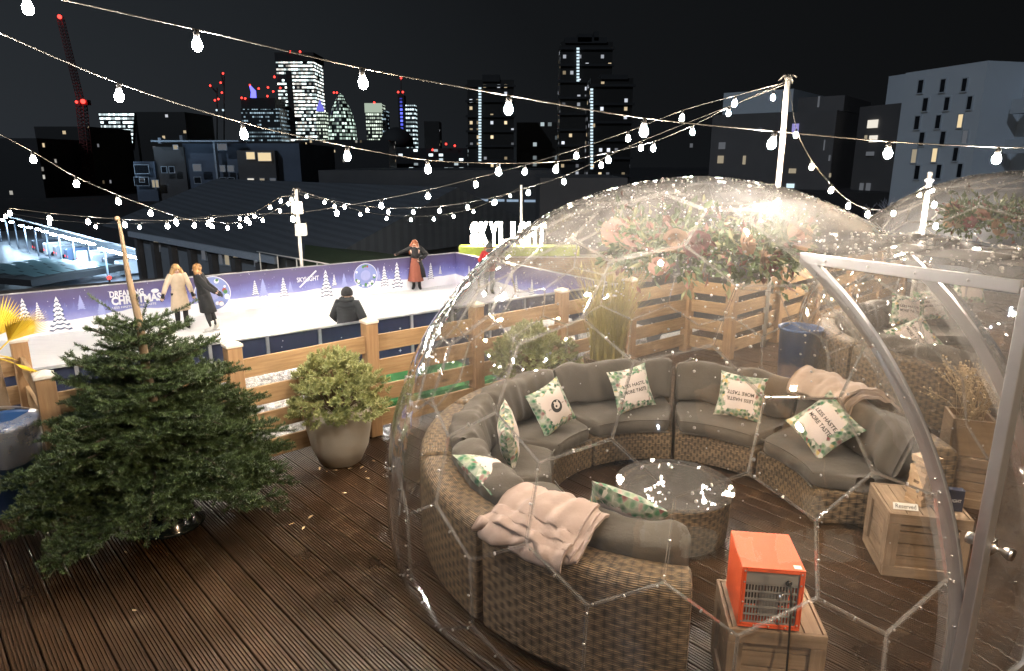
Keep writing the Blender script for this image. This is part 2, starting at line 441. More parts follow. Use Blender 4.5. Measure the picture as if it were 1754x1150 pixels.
def clip(poly, keep):
    """poly: [(Vector, edge_is_real)]; keep(p) >= 0 stays"""
    out = []; n = len(poly)
    for i in range(n):
        (p, e), (q, _) = poly[i], poly[(i + 1) % n]
        a, b = keep(p), keep(q)
        if a >= 0:
            out.append((p, e if b >= 0 else e))
            if b < 0: out.append((p.lerp(q, a / (a - b)), False))
        elif b >= 0:
            out.append((p.lerp(q, a / (a - b)), e))
    return out if len(out) >= 3 else []
CEN = Vector((0, 0, DZ))
def make_dome(label):
    root = thing('dome_tent', label, 'dome tent', DC)
    pts, tri = geodesic(4)
    cen = [((pts[a] + pts[b] + pts[c]) / 3).normalized() for a, b, c in tri]
    for vi, v in enumerate(pts):
        fs = [k for k, t in enumerate(tri) if vi in t]
        ax = v.cross(Vector((0.3, 0.5, 0.8))).normalized(); ay = v.cross(ax)
        fs.sort(key=lambda k: math.atan2(cen[k].dot(ay), cen[k].dot(ax)))
        poly = [(CEN + QF @ (cen[k] * DR), True) for k in fs]
        poly = clip(poly, lambda p: p.z - 0.015)
        if not poly: continue
        pieces = [poly]
        mid = sum((p for p, _ in poly), Vector()) / len(poly)
        if max(p.dot(PA) for p, _ in poly) > 0.2 and min(p.z for p, _ in poly) < PT:
            lo = clip(poly, lambda p: -PH - p.dot(PN)); hi = clip(poly, lambda p: p.dot(PN) - PH)
            md = clip(clip(poly, lambda p: p.dot(PN) + PH), lambda p: PH - p.dot(PN))
            md = clip(md, lambda p: p.z - PT) if md else []
            if md and mid.dot(PA) < 0.2: md = []
            pieces = [q for q in (lo, hi, md) if q]
        mb = MB(); nrm = (QF @ v).normalized()
        tilt = Vector((rng.normal(), rng.normal(), rng.normal())) * 0.0
        for pc in pieces:
            c = sum((p for p, _ in pc), Vector()) / len(pc)
            ring = []
            for i in range(len(pc)):
                p, q = pc[i][0], pc[(i + 1) % len(pc)][0]
                for k in range(3): ring.append(p.lerp(q, k / 3))
            b = len(mb.v); NR = 4; n = len(ring)
            def proj(p, t):
                d = (p - CEN).normalized(); return CEN + d * (DR + 0.016 * (1 - t * t))
            mb.v.append(tuple(proj(c, 0)))
            for r in range(1, NR + 1):
                t = r / NR
                for p in ring: mb.v.append(tuple(proj(c.lerp(p, t * 0.994), t)))
            for i in range(n):
                j = (i + 1) % n
                mb.face((b, b + 1 + i, b + 1 + j), None, 0, True)
                for r in range(NR - 1):
                    o0, o1 = b + 1 + r * n, b + 1 + (r + 1) * n
                    mb.face((o0 + i, o1 + i, o1 + j, o0 + j), None, 0, True)
            for i in range(len(pc)):
                p, e = pc[i]; q = pc[(i + 1) % len(pc)][0]
                if (q - p).length < 0.03: continue
                sp, sq = [CEN + (c.lerp(w, 0.990) - CEN).normalized() * DR for w in (p, q)]
                ip, iq = [CEN + (w - CEN).normalized() * (DR - 0.020) for w in (sp, sq)]
                mb.poly([sp, sq, iq, ip], 1)
                if e:
                    cp, cq = [CEN + (w - CEN).normalized() * (DR + 0.003) for w in (c.lerp(p, 0.976), c.lerp(q, 0.976))]
                    sp2, sq2 = [CEN + (w - CEN).normalized() * (DR + 0.003) for w in (sp, sq)]
                    mb.poly([sp2, sq2, cq, cp], 1)
                    for w in ((0.08, 0.5) if vi % 2 else (0.5,)):
                        mb.ball(CEN + ((sp.lerp(sq, w)) - CEN).normalized() * (DR + 0.005), 0.0062, 6, 4, 2)
        mb.build('panel', [M['panel'], M['flange'], M['metal']], root)
    # portal
    P = lambda s, o, z: PA * s + PN * o + Vector((0, 0, z))
    rr = DR * DR - PH * PH
    zt = PT
    s_top = math.sqrt(rr - (zt - DZ) ** 2)
    for sg in (-1, 1):
        mb = MB(); prof = []
        zs = [zt * (1 - i / 26) for i in range(27)]
        path = [P(math.sqrt(rr - (z - DZ) ** 2), sg * PH, z) for z in zs]
        K = len(path)
        # flat band: rectangular section swept along the arch
        for i, p in enumerate(path):
            d = (path[min(i + 1, K - 1)] - path[max(i - 1, 0)]).normalized(); nn = PN.cross(d).normalized()
            for a, h in ((-1, -1), (1, -1), (1, 1), (-1, 1)):
                mb.v.append(tuple(p + nn * a * 0.030 + PN * h * 0.014))
        for i in range(K - 1):
            for j in range(4): mb.face((i * 4 + j, i * 4 + (j + 1) % 4, i * 4 + 4 + (j + 1) % 4, i * 4 + 4 + j))
        for k in range(3, K - 1, 4): mb.ball(path[k] + PN * sg * 0.017, 0.007, 6, 4, 1)
        mb.build('arch_frame', [M['alu'], M['metal']], root)
        mb = MB()   # outer clear flange of the arch
        for i, p in enumerate(path):
            d = (path[min(i + 1, K - 1)] - path[max(i - 1, 0)]).normalized(); nn = PN.cross(d).normalized()
            mb.v += [tuple(p + nn * 0.034 + PN * 0.004), tuple(p + nn * 0.085 + PN * 0.004)]
        for i in range(K - 1): mb.face((2 * i, 2 * i + 1, 2 * i + 3, 2 * i + 2))
        mb.build('arch_flange', M['flange'], root)
        mb = MB()
        a, b = P(s_top - 0.02, sg * PH, zt), P(PE - 0.03, sg * PH, zt)
        mb.box((a + b) / 2, ((b - a).length, 0.03, 0.055), math.atan2(PA.y, PA.x))
        for k in range(4): mb.ball(a.lerp(b, 0.15 + 0.22 * k) + PN * sg * 0.018, 0.008, 6, 4, 1)
        mb.build('header_beam', [M['alu'], M['metal']], root, bevel=0.004)
        mb = MB()   # side sheet between arch, beam and jamb
        for i, p in enumerate(path):
            mb.v += [tuple(p + PN * sg * 0.002), tuple(P(PE - 0.03, sg * (PH + 0.002), p.z))]
        for i in range(K - 1): mb.face((2 * i, 2 * i + 1, 2 * i + 3, 2 * i + 2))
        mb.build('side_sheet', M['sheet'], root)
        mb = MB(); mb.box(P(PE, sg * (PH - 0.005), 1.1), (0.05, 0.05, 2.2), math.atan2(PA.y, PA.x))
        mb.build('door_jamb', M['alu'], root, bevel=0.005)
    mb = MB()
    def roof(u, v):
        s = s_top - 0.45 + (PE + 0.04 - s_top + 0.45) * v; o = (u * 2 - 1) * (PH + 0.04)
        z0 = PT + 0.045 + 0.07 * math.cos(o / PH * 1.4)
        zs = math.sqrt(max(0.01, (DR + 0.012) ** 2 - o * o - s * s)) + DZ if s * s + o * o < DR * DR else 0
        z = max(z0 + 0.012 * math.sin(9 * s + 5 * o) + 0.006 * math.sin(23 * s - 14 * o), zs)
        return P(s, o, z)
    mb.grid(roof, 14, 26); mb.build('portal_roof', M['sheet'], root)
    mb = MB(); mb.box(P(PE, 0, PT - 0.02), (0.05, 2 * PH - 0.06, 0.05), math.atan2(PA.y, PA.x)); mb.build('door_header', M['alu'], root, bevel=0.004)
    dl = MB(); rz = math.atan2(PA.y, PA.x); w = 2 * PH - 0.075
    dl.box(P(PE, 0, 1.08), (0.006, w - 0.06, 2.08), rz, 0)
    for sg in (-1, 1): dl.box(P(PE, sg * (w / 2 - 0.02), 1.085), (0.03, 0.04, 2.1), rz, 1)
    for z in (0.055, 2.11): dl.box(P(PE, 0, z), (0.03, w - 0.084, 0.04), rz, 1)
    dl.box(P(PE, -w / 2 + 0.055, 1.0), (0.034, 0.06, 0.07), rz, 2)
    leaf = dl.build('door', [M['door_sheet'], M['alu'], M['metal']], root)
    for sg in (-1, 1):
        kb = MB(); prof = [(0.026, 0), (0.026, 0.006), (0.012, 0.012), (0.011, 0.03), (0.020, 0.038), (0.029, 0.062), (0.027, 0.078), (0.001, 0.08)]
        n = 14; k = len(prof); c = P(PE + sg * 0.017, -w / 2 + 0.055, 1.0)
        for r, h in prof:
            for j in range(n):
                t = 2 * PI * j / n; kb.v.append(tuple(c + PA * sg * h + PN * r * math.cos(t) + Vector((0, 0, r * math.sin(t)))))
        for i in range(k - 1):
            for j in range(n): kb.face((i * n + j, i * n + (j + 1) % n, i * n + n + (j + 1) % n, i * n + n + j), None, 0, True)
        kb.build('knob', M['metal'], leaf)
    return root
def rain(root, count, seed):
    r = np.random.default_rng(seed)
    ico = MB(); ico.ball((0, 0, 0), 1, 6, 4)
    bv = np.array(ico.v); bf = [f for f in ico.f]
    q4 = np.array(bf)
    Vs, Fs = [], []; k = 0
    while k < count:
        d = r.normal(size=3); d /= np.linalg.norm(d)
        z = DZ + d[2] * DR
        if z < 1.0 or r.random() > ((z - 0.8) / 1.75) ** 1.5: continue
        p = d * DR
        s = p[0] * PA.x + p[1] * PA.y; o = p[0] * PN.x + p[1] * PN.y
        if s > 0.6 and abs(o) < PH and z < PT + 0.15: continue
        rad = 0.0034 + 0.0062 * r.random() ** 2.5
        a = np.cross(d, [0.3, 0.2, 0.9]); a /= np.linalg.norm(a); b = np.cross(d, a)
        X = (bv[:, :1] * a + bv[:, 1:2] * b) * rad + bv[:, 2:] * d * rad * 0.6
        Vs.append(X + d * (DR + 0.012) + np.array([0, 0, DZ])); Fs.append(q4 + k * len(bv)); k += 1
    for _ in range(260):   # and on the portal roof
        s = r.uniform(1.1, 2.2); o = r.uniform(-.42, .42); rad = 0.004 + 0.006 * r.random() ** 2
        p = PA * s + PN * o + Vector((0, 0, PT + 0.05 + 0.07 * math.cos(o / PH * 1.4) + 0.012 * math.sin(9 * s + 5 * o)))
        Vs.append(bv * rad * [1, 1, .6] + np.array(p)); Fs.append(q4 + k * len(bv)); k += 1
    o = np_mesh('rain_drops', np.concatenate(Vs), np.concatenate(Fs), M['drop'], root, smooth=True); o['kind'] = 'stuff'
dome = make_dome('clear plastic geodesic dome tent in the foreground, wet with rain, holding the curved grey sofa')
dome2 = copy_tree(dome); dome2.location = (5.75, 7.85, 0)
dome2['label'] = 'second clear dome tent standing behind and to the right of the foreground dome'
for o in (dome, dome2): o['group'] = 'clear plastic dome tents'
rain(dome, 2300, 3); rain(dome2, 900, 4)

# ================================================================= SOFAS
SC = Vector((1.27, 4.78, 0))
def sweep(mb, sec, a0, a1, n, uk=1.93, mi=0, smooth=False, org=Vector(), ends=True, vsc=1.0):
    """closed (r, z) section swept about the ring centre"""
    b = len(mb.v); k = len(sec); L = [0]
    for i in range(k): L.append(L[-1] + math.dist(sec[i], sec[(i + 1) % k]))
    for i in range(n + 1):
        a = a0 + (a1 - a0) * i / n
        for r, z in sec: mb.v.append(tuple(Vector((SC.x + r * math.cos(a), SC.y + r * math.sin(a), z)) - org))
    for i in range(n):
        u0, u1 = [(a0 + (a1 - a0) * (i + q) / n) * uk for q in (0, 1)]
        for j in range(k):
            j2 = (j + 1) % k
            mb.face((b + i * k + j, b + (i + 1) * k + j, b + (i + 1) * k + j2, b + i * k + j2),
                    [(u0, L[j]), (u1, L[j]), (u1, L[j + 1]), (u0, L[j + 1])], mi, smooth)
    if ends:
        mb.face([b + j for j in range(k)], [sec[j] for j in range(k)], mi)
        mb.face([b + n * k + j for j in range(k)][::-1], [sec[j] for j in range(k)][::-1], mi)
def puff(mb, rc, zc, hr, hz, tilt, a0, a1, org, nu=22, ns=20, pw=0.55, seed=0, wr=0.012, tuft=0.0):
    """a soft cushion bent along the ring: superellipse section, rounded ends, creases"""
    r = random.Random(seed); ph = [r.uniform(0, 6.28) for _ in range(6)]
    def fn(u, v):
        a = a0 + (a1 - a0) * v
        e = min(1.0, (1 - abs(2 * v - 1) ** 9)) ** 0.4; e = max(e, 0.02)
        t = 2 * PI * u; c, s_ = math.cos(t), math.sin(t)
        x = math.copysign(abs(c) ** pw, c) * hr * (0.55 + 0.45 * e) * (e ** 0.3); z = math.copysign(abs(s_) ** pw, s_) * hz * (0.9 + 0.1 * e)
        w = wr * (math.sin(7 * v * (a1 - a0) * 3 + ph[0] + 2 * math.sin(u * 6 + ph[1])) + 0.6 * math.sin(23 * v + ph[2] + 4 * c) * math.sin(t + ph[3]) + 0.5 * math.sin(41 * v + ph[4]) * abs(c))
        if tuft: w -= tuft * (max(0, math.cos(3 * PI * (v - 0.5) * 2)) ** 6) * max(0, s_) ** 2
        k = 1 + w / max(hr, hz)
        x *= k; z *= k
        rr = rc + x * math.cos(tilt) + z * math.sin(tilt); zz = zc - x * math.sin(tilt) + z * math.cos(tilt)
        return Vector((SC.x + rr * math.cos(a), SC.y + rr * math.sin(a), zz)) - org
    mb.grid(fn, ns, nu, 0, True, True)
    n0 = len(mb.v) - ns * (nu + 1)
    mb.face([n0 + i for i in range(ns)], None, 0, True); mb.face([n0 + nu * ns + i for i in range(ns)][::-1], None, 0, True)
WSEC = [(0.99, 0.05), (0.99, 0.29), (1.0, 0.31), (1.60, 0.31), (1.63, 0.33), (1.70, 0.655), (1.725, 0.69), (1.78, 0.705), (1.89, 0.705), (1.935, 0.685), (1.95, 0.64), (1.95, 0.05)]
SOFA = [(-138.2, -101.5, 'wicker sofa section nearest the camera, its woven back turned to us, under the blush blanket'),
        (-169.2, -139.0, 'wicker sofa section at the left of the dome beside the nearest section'),
        (157.8, 190.0, 'sofa section by the left dome wall with a floral cushion standing on edge'),
        (123.8, 157.0, 'sofa section holding the pale cushion with a black round badge'),
        (79.3, 123.0, 'middle sofa section at the back of the dome, cushion with upright lettering on it'),
        (37.0, 78.5, 'sofa section at the back of the dome holding the cushion with upside down lettering'),
        (-8.0, 36.3, 'right end sofa section with the beige throw over its back, next to the rear crate')]
def sofa(a0, a1, label, cc, seed, group='curved sofa sections inside the foreground dome', fine=True):
    global SC
    a0, a1 = R(a0), R(a1); am = (a0 + a1) / 2
    org = Vector((SC.x + 1.5 * math.cos(am), SC.y + 1.5 * math.sin(am), 0))
    t = thing('curved_sofa', label, 'sofa', org, 0, group)
    g = 0.012
    mb = MB(); sweep(mb, WSEC, a0 + g / 1.9, a1 - g / 1.9, 16, org=org); mb.build('wicker_base', M['wicker'], t, bevel=0.02)
    mb = MB(); puff(mb, 1.345, 0.378, 0.375, 0.068, 0, a0 + g, a1 - g, org, pw=0.32, seed=seed, wr=0.004, tuft=0.012); sc_o = mb.build('seat_cushion', M['charcoal'], t)
    for zz, rr_ in ((0.437, 0.985), (0.325, 0.982)):
        pm = MB(); pm.tube([Vector((SC.x + rr_ * math.cos(a), SC.y + rr_ * math.sin(a), zz)) - org for a in np.linspace(a0 + .04, a1 - .04, 14)], 0.006, 6); pm.build('piping', M['charcoal'], sc_o)
    mb = MB(); puff(mb, 1.585, 0.632, 0.125, 0.190, 0.30, a0 + g * 0.6, a1 - g * 0.6, org, nu=44, ns=26, pw=0.5, seed=seed + 50, wr=0.014); mb.build('back_cushion', M['charcoal'], t)
    return t
for i, (a0, a1, lb) in enumerate(SOFA): sofa(a0, a1, lb, 0, i)
SC0 = SC.copy()
SC = Vector((5.72, 7.81, 0))
for i, (a0, a1) in enumerate(((-168, -127), (149, 191), (107, 148), (65, 106))):
    sofa(a0, a1, ['sofa section in the second dome, its woven back facing the foreground dome', 'sofa section in the second dome holding three pale lettered cushions',
                  'far sofa section at the back of the second dome', 'sofa section at the far right of the second dome'][i], 0, 20 + i, 'curved sofa sections inside the second dome')
SC = SC0

# ================================================================= CUSHIONS
def printmat():
    m, nt, o = new_mat('botanical_print_linen'); t = NT(nt)
    s = t.n('ShaderNodeSeparateXYZ'); t.l(t.coord('UV'), s.inputs[0])
    obi = t.n('ShaderNodeObjectInfo')
    off = t.n('ShaderNodeCombineXYZ'); t.l(t.m('MULTIPLY', obi.outputs['Random'], 37.0), off.inputs[0]); t.l(t.m('MULTIPLY', obi.outputs['Random'], 91.0), off.inputs[1])
    va = t.n('ShaderNodeVectorMath', operation='ADD'); t.l(t.coord('UV'), va.inputs[0]); t.l(off.outputs[0], va.inputs[1])
    ax, ay = [t.m('ABSOLUTE', t.m('SUBTRACT', t.m('MULTIPLY', s.outputs[i], 2.0), 1.0)) for i in (0, 1)]
    edge = t.m('MAXIMUM', ax, ay)
    edge = t.m('ADD', edge, t.m('MULTIPLY', t.m('SUBTRACT', t.noise(va.outputs[0], 4.5, 4, 0.6), 0.5), 0.75))
    vo = t.n('ShaderNodeTexVoronoi'); vo.inputs['Scale'].default_value = 13; t.l(va.outputs[0], vo.inputs['Vector'])
    wn = t.n('ShaderNodeSeparateColor'); t.l(vo.outputs['Color'], wn.inputs[0])
    leaf = t.ramp(wn.outputs[0], [(0.0, (0.012, 0.075, 0.035)), (0.22, (0.03, 0.16, 0.07)), (0.42, (0.10, 0.22, 0.09)), (0.56, (0.62, 0.58, 0.48)), (0.70, (0.19, 0.06, 0.06)), (0.77, (0.55, 0.40, 0.14)), (0.83, (0.02, 0.11, 0.06)), (0.93, (0.28, 0.33, 0.25))], 'CONSTANT')
    leaf = t.mix(t.ramp(vo.outputs['Distance'], [(0.25, 0.0), (0.75, 0.5)]), leaf, (0.60, 0.56, 0.48))
    mask = t.ramp(edge, [(0.62, 0.0), (0.65, 1.0)])
    base = t.mix(t.noise(t.coord('UV'), 60, 2), (0.60, 0.51, 0.45), (0.70, 0.60, 0.54))
    t.pbr(o, t.mix(mask, base, leaf), 0.85, 0, t.bump(t.noise(t.coord(), 14, 4), 0.35, 0.02), Sheen_Weight=0.1)
    return m
M['print'] = printmat(); M['ink'] = pbr('black_ink', (0.03, 0.028, 0.026), 0.8)
M['ink_pale'] = pbr('pale_ink', (0.66, 0.58, 0.52), 0.85)
def pillow(label, loc, normal, roll, size=0.41, text=None, badge=False, group='printed cushions in the foreground dome', thick=0.075):
    """normal: direction the front faces; roll: turn about it, from the cushion standing upright"""
    t = thing('scatter_cushion', label, 'cushion', loc, 0, group)
    n = Vector(normal).normalized(); x = Vector((0, 0, 1)).cross(n).normalized(); y = n.cross(x)
    c, s_ = math.cos(R(roll)), math.sin(R(roll)); ex, ey = x * c + y * s_, y * c - x * s_
    t.rotation_euler = Matrix((ex, ey, n)).transposed().to_euler()
    h = size / 2
    def hh(u, v): return thick * ((1 - min(1, abs(u)) ** 2.6) * (1 - min(1, abs(v)) ** 2.6)) ** 0.55 * (1 + 0.06 * math.sin(7 * u + 3 * v))
    def pos(u, v, sgn):
        return Vector((u * h * (1 - 0.10 * (1 - v * v) * abs(u) ** 2), v * h * (1 - 0.10 * (1 - u * u) * abs(v) ** 2), sgn * hh(u, v)))
    mb = MB()
    mb.grid(lambda u, v: pos(2 * u - 1, 2 * v - 1, 1), 16, 16); mb.grid(lambda u, v: pos(1 - 2 * u, 2 * v - 1, -1), 16, 16)
    mb.build('cover', M['print'], t)
    if text:
        tb = MB(); k = size / 0.41
        P = lambda x, y, oy: (lambda u, v: pos(u, v, 1) + Vector((0, 0, 0.0015)))((x) / h, (y + oy) / h)
        add_text(tb, 'LESS HASTE,', 0.235 * k, 0.036 * k, lambda x, y: P(x, y, 0.032 * k), bold=0.022)
        add_text(tb, 'MORE TASTE', 0.235 * k, 0.033 * k, lambda x, y: P(x, y, -0.022 * k), bold=0.022)
        tb.build('lettering', M['ink'], t)
    if badge:
        tb = MB()
        def disc(r0, r1, mi, dz, cx=0, cy=0.0, n=28):
            b = len(tb.v)
            for j in range(n):
                a = 2 * PI * j / n
                for r in (r0, r1): tb.v.append(tuple(pos((cx + r * math.cos(a)) / h, (cy + r * math.sin(a)) / h, 1) + Vector((0, 0, dz))))
            for j in range(n): tb.face((b + 2 * j, b + 2 * j + 1, b + 2 * ((j + 1) % n) + 1, b + 2 * ((j + 1) % n)), None, mi)
        disc(0.0005, 0.056, 0, 0.002); disc(0.0005, 0.030, 1, 0.004, 0.004, 0.004)
        for sx in (-1, 1): disc(0.0005, 0.009, 1, 0.004, 0.006 + sx * 0.016, 0.034)
        disc(0.0005, 0.010, 0, 0.006, -0.006, 0.0)
        add_text(tb, 'ESTD', 0.032, 0.011, lambda x, y: pos((x - 0.078) / h, y / h, 1) + Vector((0, 0, 0.002)), 0, 0.012)
        add_text(tb, '1930', 0.032, 0.011, lambda x, y: pos((x + 0.078) / h, y / h, 1) + Vector((0, 0, 0.002)), 0, 0.012)
        tb.build('badge', [M['ink'], M['ink_pale']], t)
    return t
def ring(phi, r, z): return Vector((SC.x + r * math.cos(R(phi)), SC.y + r * math.sin(R(phi)), z))
def inward(phi, up=0.35): return Vector((-math.cos(R(phi)), -math.sin(R(phi)), up))
pillow('pale cushion with a black round badge and leafy border, tilted on the back left sofa', ring(141, 1.20, 0.645), inward(128, 0.45), 14, badge=True)
pillow('cushion with upright lettering LESS HASTE, MORE TASTE against the middle back sofa', ring(97.5, 1.24, 0.65), inward(108, 0.4), 8, text=True)
pillow('cushion with its lettering upside down, leaning on the back right sofa section', ring(52.5, 1.28, 0.65), inward(68, 0.4), 176, text=True)
pillow('lettered cushion tipped sideways on the right sofa below the beige throw', ring(14, 1.25, 0.66), (-0.55, -0.62, 0.62), -38, text=True, size=0.43)
pillow('floral cushion standing on edge at the left sofa, seen from its side', ring(176, 1.30, 0.66), inward(178, 0.15), 20)
pillow('floral cushion lying low on the left sofa behind the blush blanket', onz(842, 815, 0.74), (0.50, 0.05, 0.86), 40)
pillow('floral cushion showing above the back of the nearest sofa section, right of the blush blanket', ring(-117, 1.37, 0.74), inward(-119, 0.75), 20, size=0.46)
SC = Vector((5.72, 7.81, 0)); G2 = 'printed cushions in the second dome'
pillow('pale lettered cushion in the second dome, lowest of the cluster and turned on its corner', Vector((4.52, 7.42, 0.76)), (-0.30, -0.70, 0.62), -58, text=True, group=G2, size=0.46)
pillow('pale lettered cushion in the second dome, left one of the two above the tilted one', Vector((5.16, 8.72, 0.80)), (-0.1, -0.9, 0.42), -8, text=True, group=G2, size=0.42)
pillow('pale lettered cushion in the second dome, right one of the upright pair', Vector((5.58, 8.92, 0.83)), (-0.05, -0.9, 0.42), 5, text=True, group=G2, size=0.42)
pillow('pale leafy cushion highest and farthest right in the second dome', Vector((6.30, 9.28, 0.98)), (-0.1, -0.9, 0.4), 0, group=G2, size=0.42)
SC = SC0

# ================================================================= TABLE, BLANKETS, CRATES, HEATER
t = thing('round_table', 'round wicker drum table with a glass top in the middle of the sofas', 'table', (1.19, 4.58, 0))
mb = MB(); mb.lathe([(0.37, 0.03), (0.39, 0.05), (0.405, 0.36), (0.40, 0.385), (0.36, 0.39)], 48); mb.build('wicker_drum', M['wicker_fine'], t)
M['table_glass'] = plastic('table_glass', 0.06, 0.06, gain=2.2, rgh=0.03)
mb = MB(); mb.lathe([(0.42, 0.396), (0.43, 0.40), (0.43, 0.406), (0.42, 0.41)], 48); mb.build('glass_top', M['table_glass'], t, smooth=False)

def drape(name, label, cat, phi0, phi1, prof, thick, mat, layers, seed, gr=None):
    """a folded cloth over a sofa back; prof is (r, z) from inside to outside"""
    org = ring((phi0 + phi1) / 2, prof[len(prof) // 2][0], prof[len(prof) // 2][1]); org.z = max(p[1] for p in prof)
    t = thing(name, label, cat, org); rd = random.Random(seed)
    for L in range(layers):
        lift = L * thick; ph = [rd.uniform(0, 6) for _ in range(5)]
        a0 = R(phi0) + rd.uniform(-0.02, 0.03); a1 = R(phi1) + rd.uniform(-0.03, 0.02)
        nP = 26
        def pr(u):
            x = u * (len(prof) - 1); i = min(int(x), len(prof) - 2); f = x - i
            f2 = f * f * (3 - 2 * f)
            return prof[i][0] + (prof[i + 1][0] - prof[i][0]) * f, prof[i][1] + (prof[i + 1][1] - prof[i][1]) * f2
        shift = L * 0.05
        def fn(u, v):
            # u around the thin closed section, v along the arc
            q = (u * 2 if u < 0.5 else 2 - 2 * u); side = 1 if u < 0.5 else -1
            qq = min(1, max(0, q * (0.9 + 0.1 * math.sin(v * 5 + ph[4])) - 0.0)) * (1 - shift) + shift * 0.5
            r_, z_ = pr(qq); e = 0.02
            r2, z2 = pr(min(1, qq + e)); r1, z1 = pr(max(0, qq - e)); tx, tz = r2 - r1, z2 - z1; l = math.hypot(tx, tz) or 1
            nx, nz = -tz / l, tx / l
            if nz < 0 and abs(nz) > 0.3: nx, nz = -nx, -nz
            half = thick * 0.5 * (0.75 if 0.02 < q < 0.98 else 0.35)
            wv = 0.009 * math.sin(v * 17 + ph[0] + 3 * math.sin(qq * 5 + ph[1])) + 0.006 * math.sin(v * 33 + qq * 9 + ph[2]) + 0.012 * math.sin(v * 6 + qq * 4 + ph[3])
            h = lift + thick * 0.5 + side * half + wv
            a = a0 + (a1 - a0) * v + 0.05 * (qq - 0.5) * math.sin(ph[1])
            r_ += nx * h; z_ += nz * h
            return Vector((SC.x + r_ * math.cos(a), SC.y + r_ * math.sin(a), z_)) - org
        mb = MB(); mb.grid(fn, 2 * nP, 30, 0, True, True)
        n0 = 0; k = 2 * nP
        mb.face([i for i in range(k)], None, 0); mb.face([30 * k + i for i in range(k)][::-1], None, 0)
        mb.build('fold', mat, t)
    return t
drape('folded_blanket', 'folded blush pink fleece blanket over the back of the nearest sofa section', 'blanket', -136.5, -118.5,
      [(1.60, 0.80), (1.66, 0.830), (1.76, 0.815), (1.84, 0.765), (1.90, 0.735), (1.955, 0.715), (1.975, 0.65)], 0.022, M['blush'], 3, 2)
drape('throw_blanket', 'crumpled beige throw over the back of the right sofa section', 'blanket', 14, 38,
      [(1.44, 0.72), (1.50, 0.81), (1.60, 0.845), (1.72, 0.83), (1.84, 0.765), (1.93, 0.725), (1.985, 0.66)], 0.028, M['beige_throw'], 3, 9)

def crate(label, loc, rz, size=(0.47, 0.42, 0.455), group='weathered wooden crates in the foreground dome'):
    w, d, h = size; t = thing('wooden_crate', label, 'crate', loc, rz, group); s_ = 0.075; th = 0.018
    for sy in (-1, 1):
        mb = MB()
        for k in range(4): mb.box((0, sy * (d / 2 - th * 1.5), 0.06 + (h - 0.10) / 4 * (k + 0.5)), (w - 2 * th - 0.004, th, (h - 0.10) / 4 - 0.009))
        mb.build('side_boards', M['crate'], t)
        fr = MB()
        for z in (s_ / 2, h - s_ / 2): fr.box((0, sy * (d / 2 - th / 2), z), (w - 0.003, th, s_), ax=0)
        for sx in (-1, 1): fr.box((sx * (w / 2 - s_ / 2), sy * (d / 2 - th / 2), h / 2), (s_, th, h - 2 * s_ - 0.003), ax=2)
        fr.build('frame', M['crate'], t, bevel=0.003)
    for sx in (-1, 1):
        mb = MB()
        for k in range(4): mb.box((sx * (w / 2 - th * 1.5), 0, 0.06 + (h - 0.10) / 4 * (k + 0.5)), (th, d - 4 * th - 0.004, (h - 0.10) / 4 - 0.009), ax=1)
        mb.build('side_boards', M['crate'], t)
        fr = MB()
        for z in (s_ / 2, h - s_ / 2): fr.box((sx * (w / 2 - th / 2), 0, z), (th, d - 2 * th - 0.003, s_), ax=1)
        for sy in (-1, 1): fr.box((sx * (w / 2 - th / 2), sy * (d / 2 - s_ / 2 - th), h / 2), (th, s_, h - 2 * s_ - 0.003), ax=2)
        fr.build('frame', M['crate'], t, bevel=0.003)
    mb = MB(); n = 5; q = (w - 2 * th - 0.006) / n
    for k in range(n): mb.box((-w / 2 + th + 0.003 + q * (k + 0.5), 0, h - 0.011), (q - 0.007, d - 2 * th - 0.006, 0.018), ax=1)
    mb.build('lid_boards', M['crate'], t)
    return t
crate('weathered wooden crate carrying the orange heater at the front of the dome', (1.335, 3.09, 0), R(-8))
crate('weathered wooden crate inside the dome door, with the block tower and reserved sign on it', (2.77, 4.22, 0), R(-12), (0.50, 0.46, 0.46))
# heater
M['orange'] = pbr('orange_powder_coat', (0.78, 0.10, 0.025), 0.42, var=0.08, scale=20)
M['grey_panel'] = pbr('zinc_panel', (0.38, 0.37, 0.34), 0.45, 0.5, var=0.1)
M['dark_in'] = pbr('heater_inside', (0.03, 0.03, 0.03), 0.5)
t = thing('space_heater', 'orange box fan heater with a grey slotted back standing on the front crate', 'heater', (1.285, 3.07, 0.456), R(-8))
W, D, H = 0.295, 0.34, 0.34; s_ = 0.016
mb = MB()
mb.box((0, 0, H - 0.004), (W, D, 0.008)); mb.box((0, 0, 0.012), (W, D, 0.008))
for sx in (-1, 1): mb.box((sx * (W / 2 - 0.004), 0, H / 2 + 0.004), (0.008, D, H - 0.026))
for sx in (-1, 1):
    mb.box((sx * (W / 2 - 0.016), -D / 2 + 0.004, H / 2 + 0.004), (0.015, 0.008, H - 0.030)); mb.box((sx * (W / 2 - 0.016), D / 2 - 0.004, H / 2 + 0.004), (0.015, 0.008, H - 0.030))
for z in (0.024, H - 0.016): mb.box((0, -D / 2 + 0.004, z), (W - 0.05, 0.008, 0.015))
for sx in (-1, 1):
    for sy in (-1, 1): mb.box((sx * 0.11, sy * 0.13, 0.004), (0.03, 0.03, 0.007))
case = mb.build('casing', M['orange'], t, bevel=0.003)
mb = MB()   # back panel with real slots: bars around openings
gw, gh = W - 0.05, H - 0.07
y = -D / 2 + 0.012
mb.box((0, y, H - 0.058), (gw, 0.003, 0.070))
rows = 5; cols = 17
z0 = 0.033; zh = (H - 0.058 - 0.036) - z0
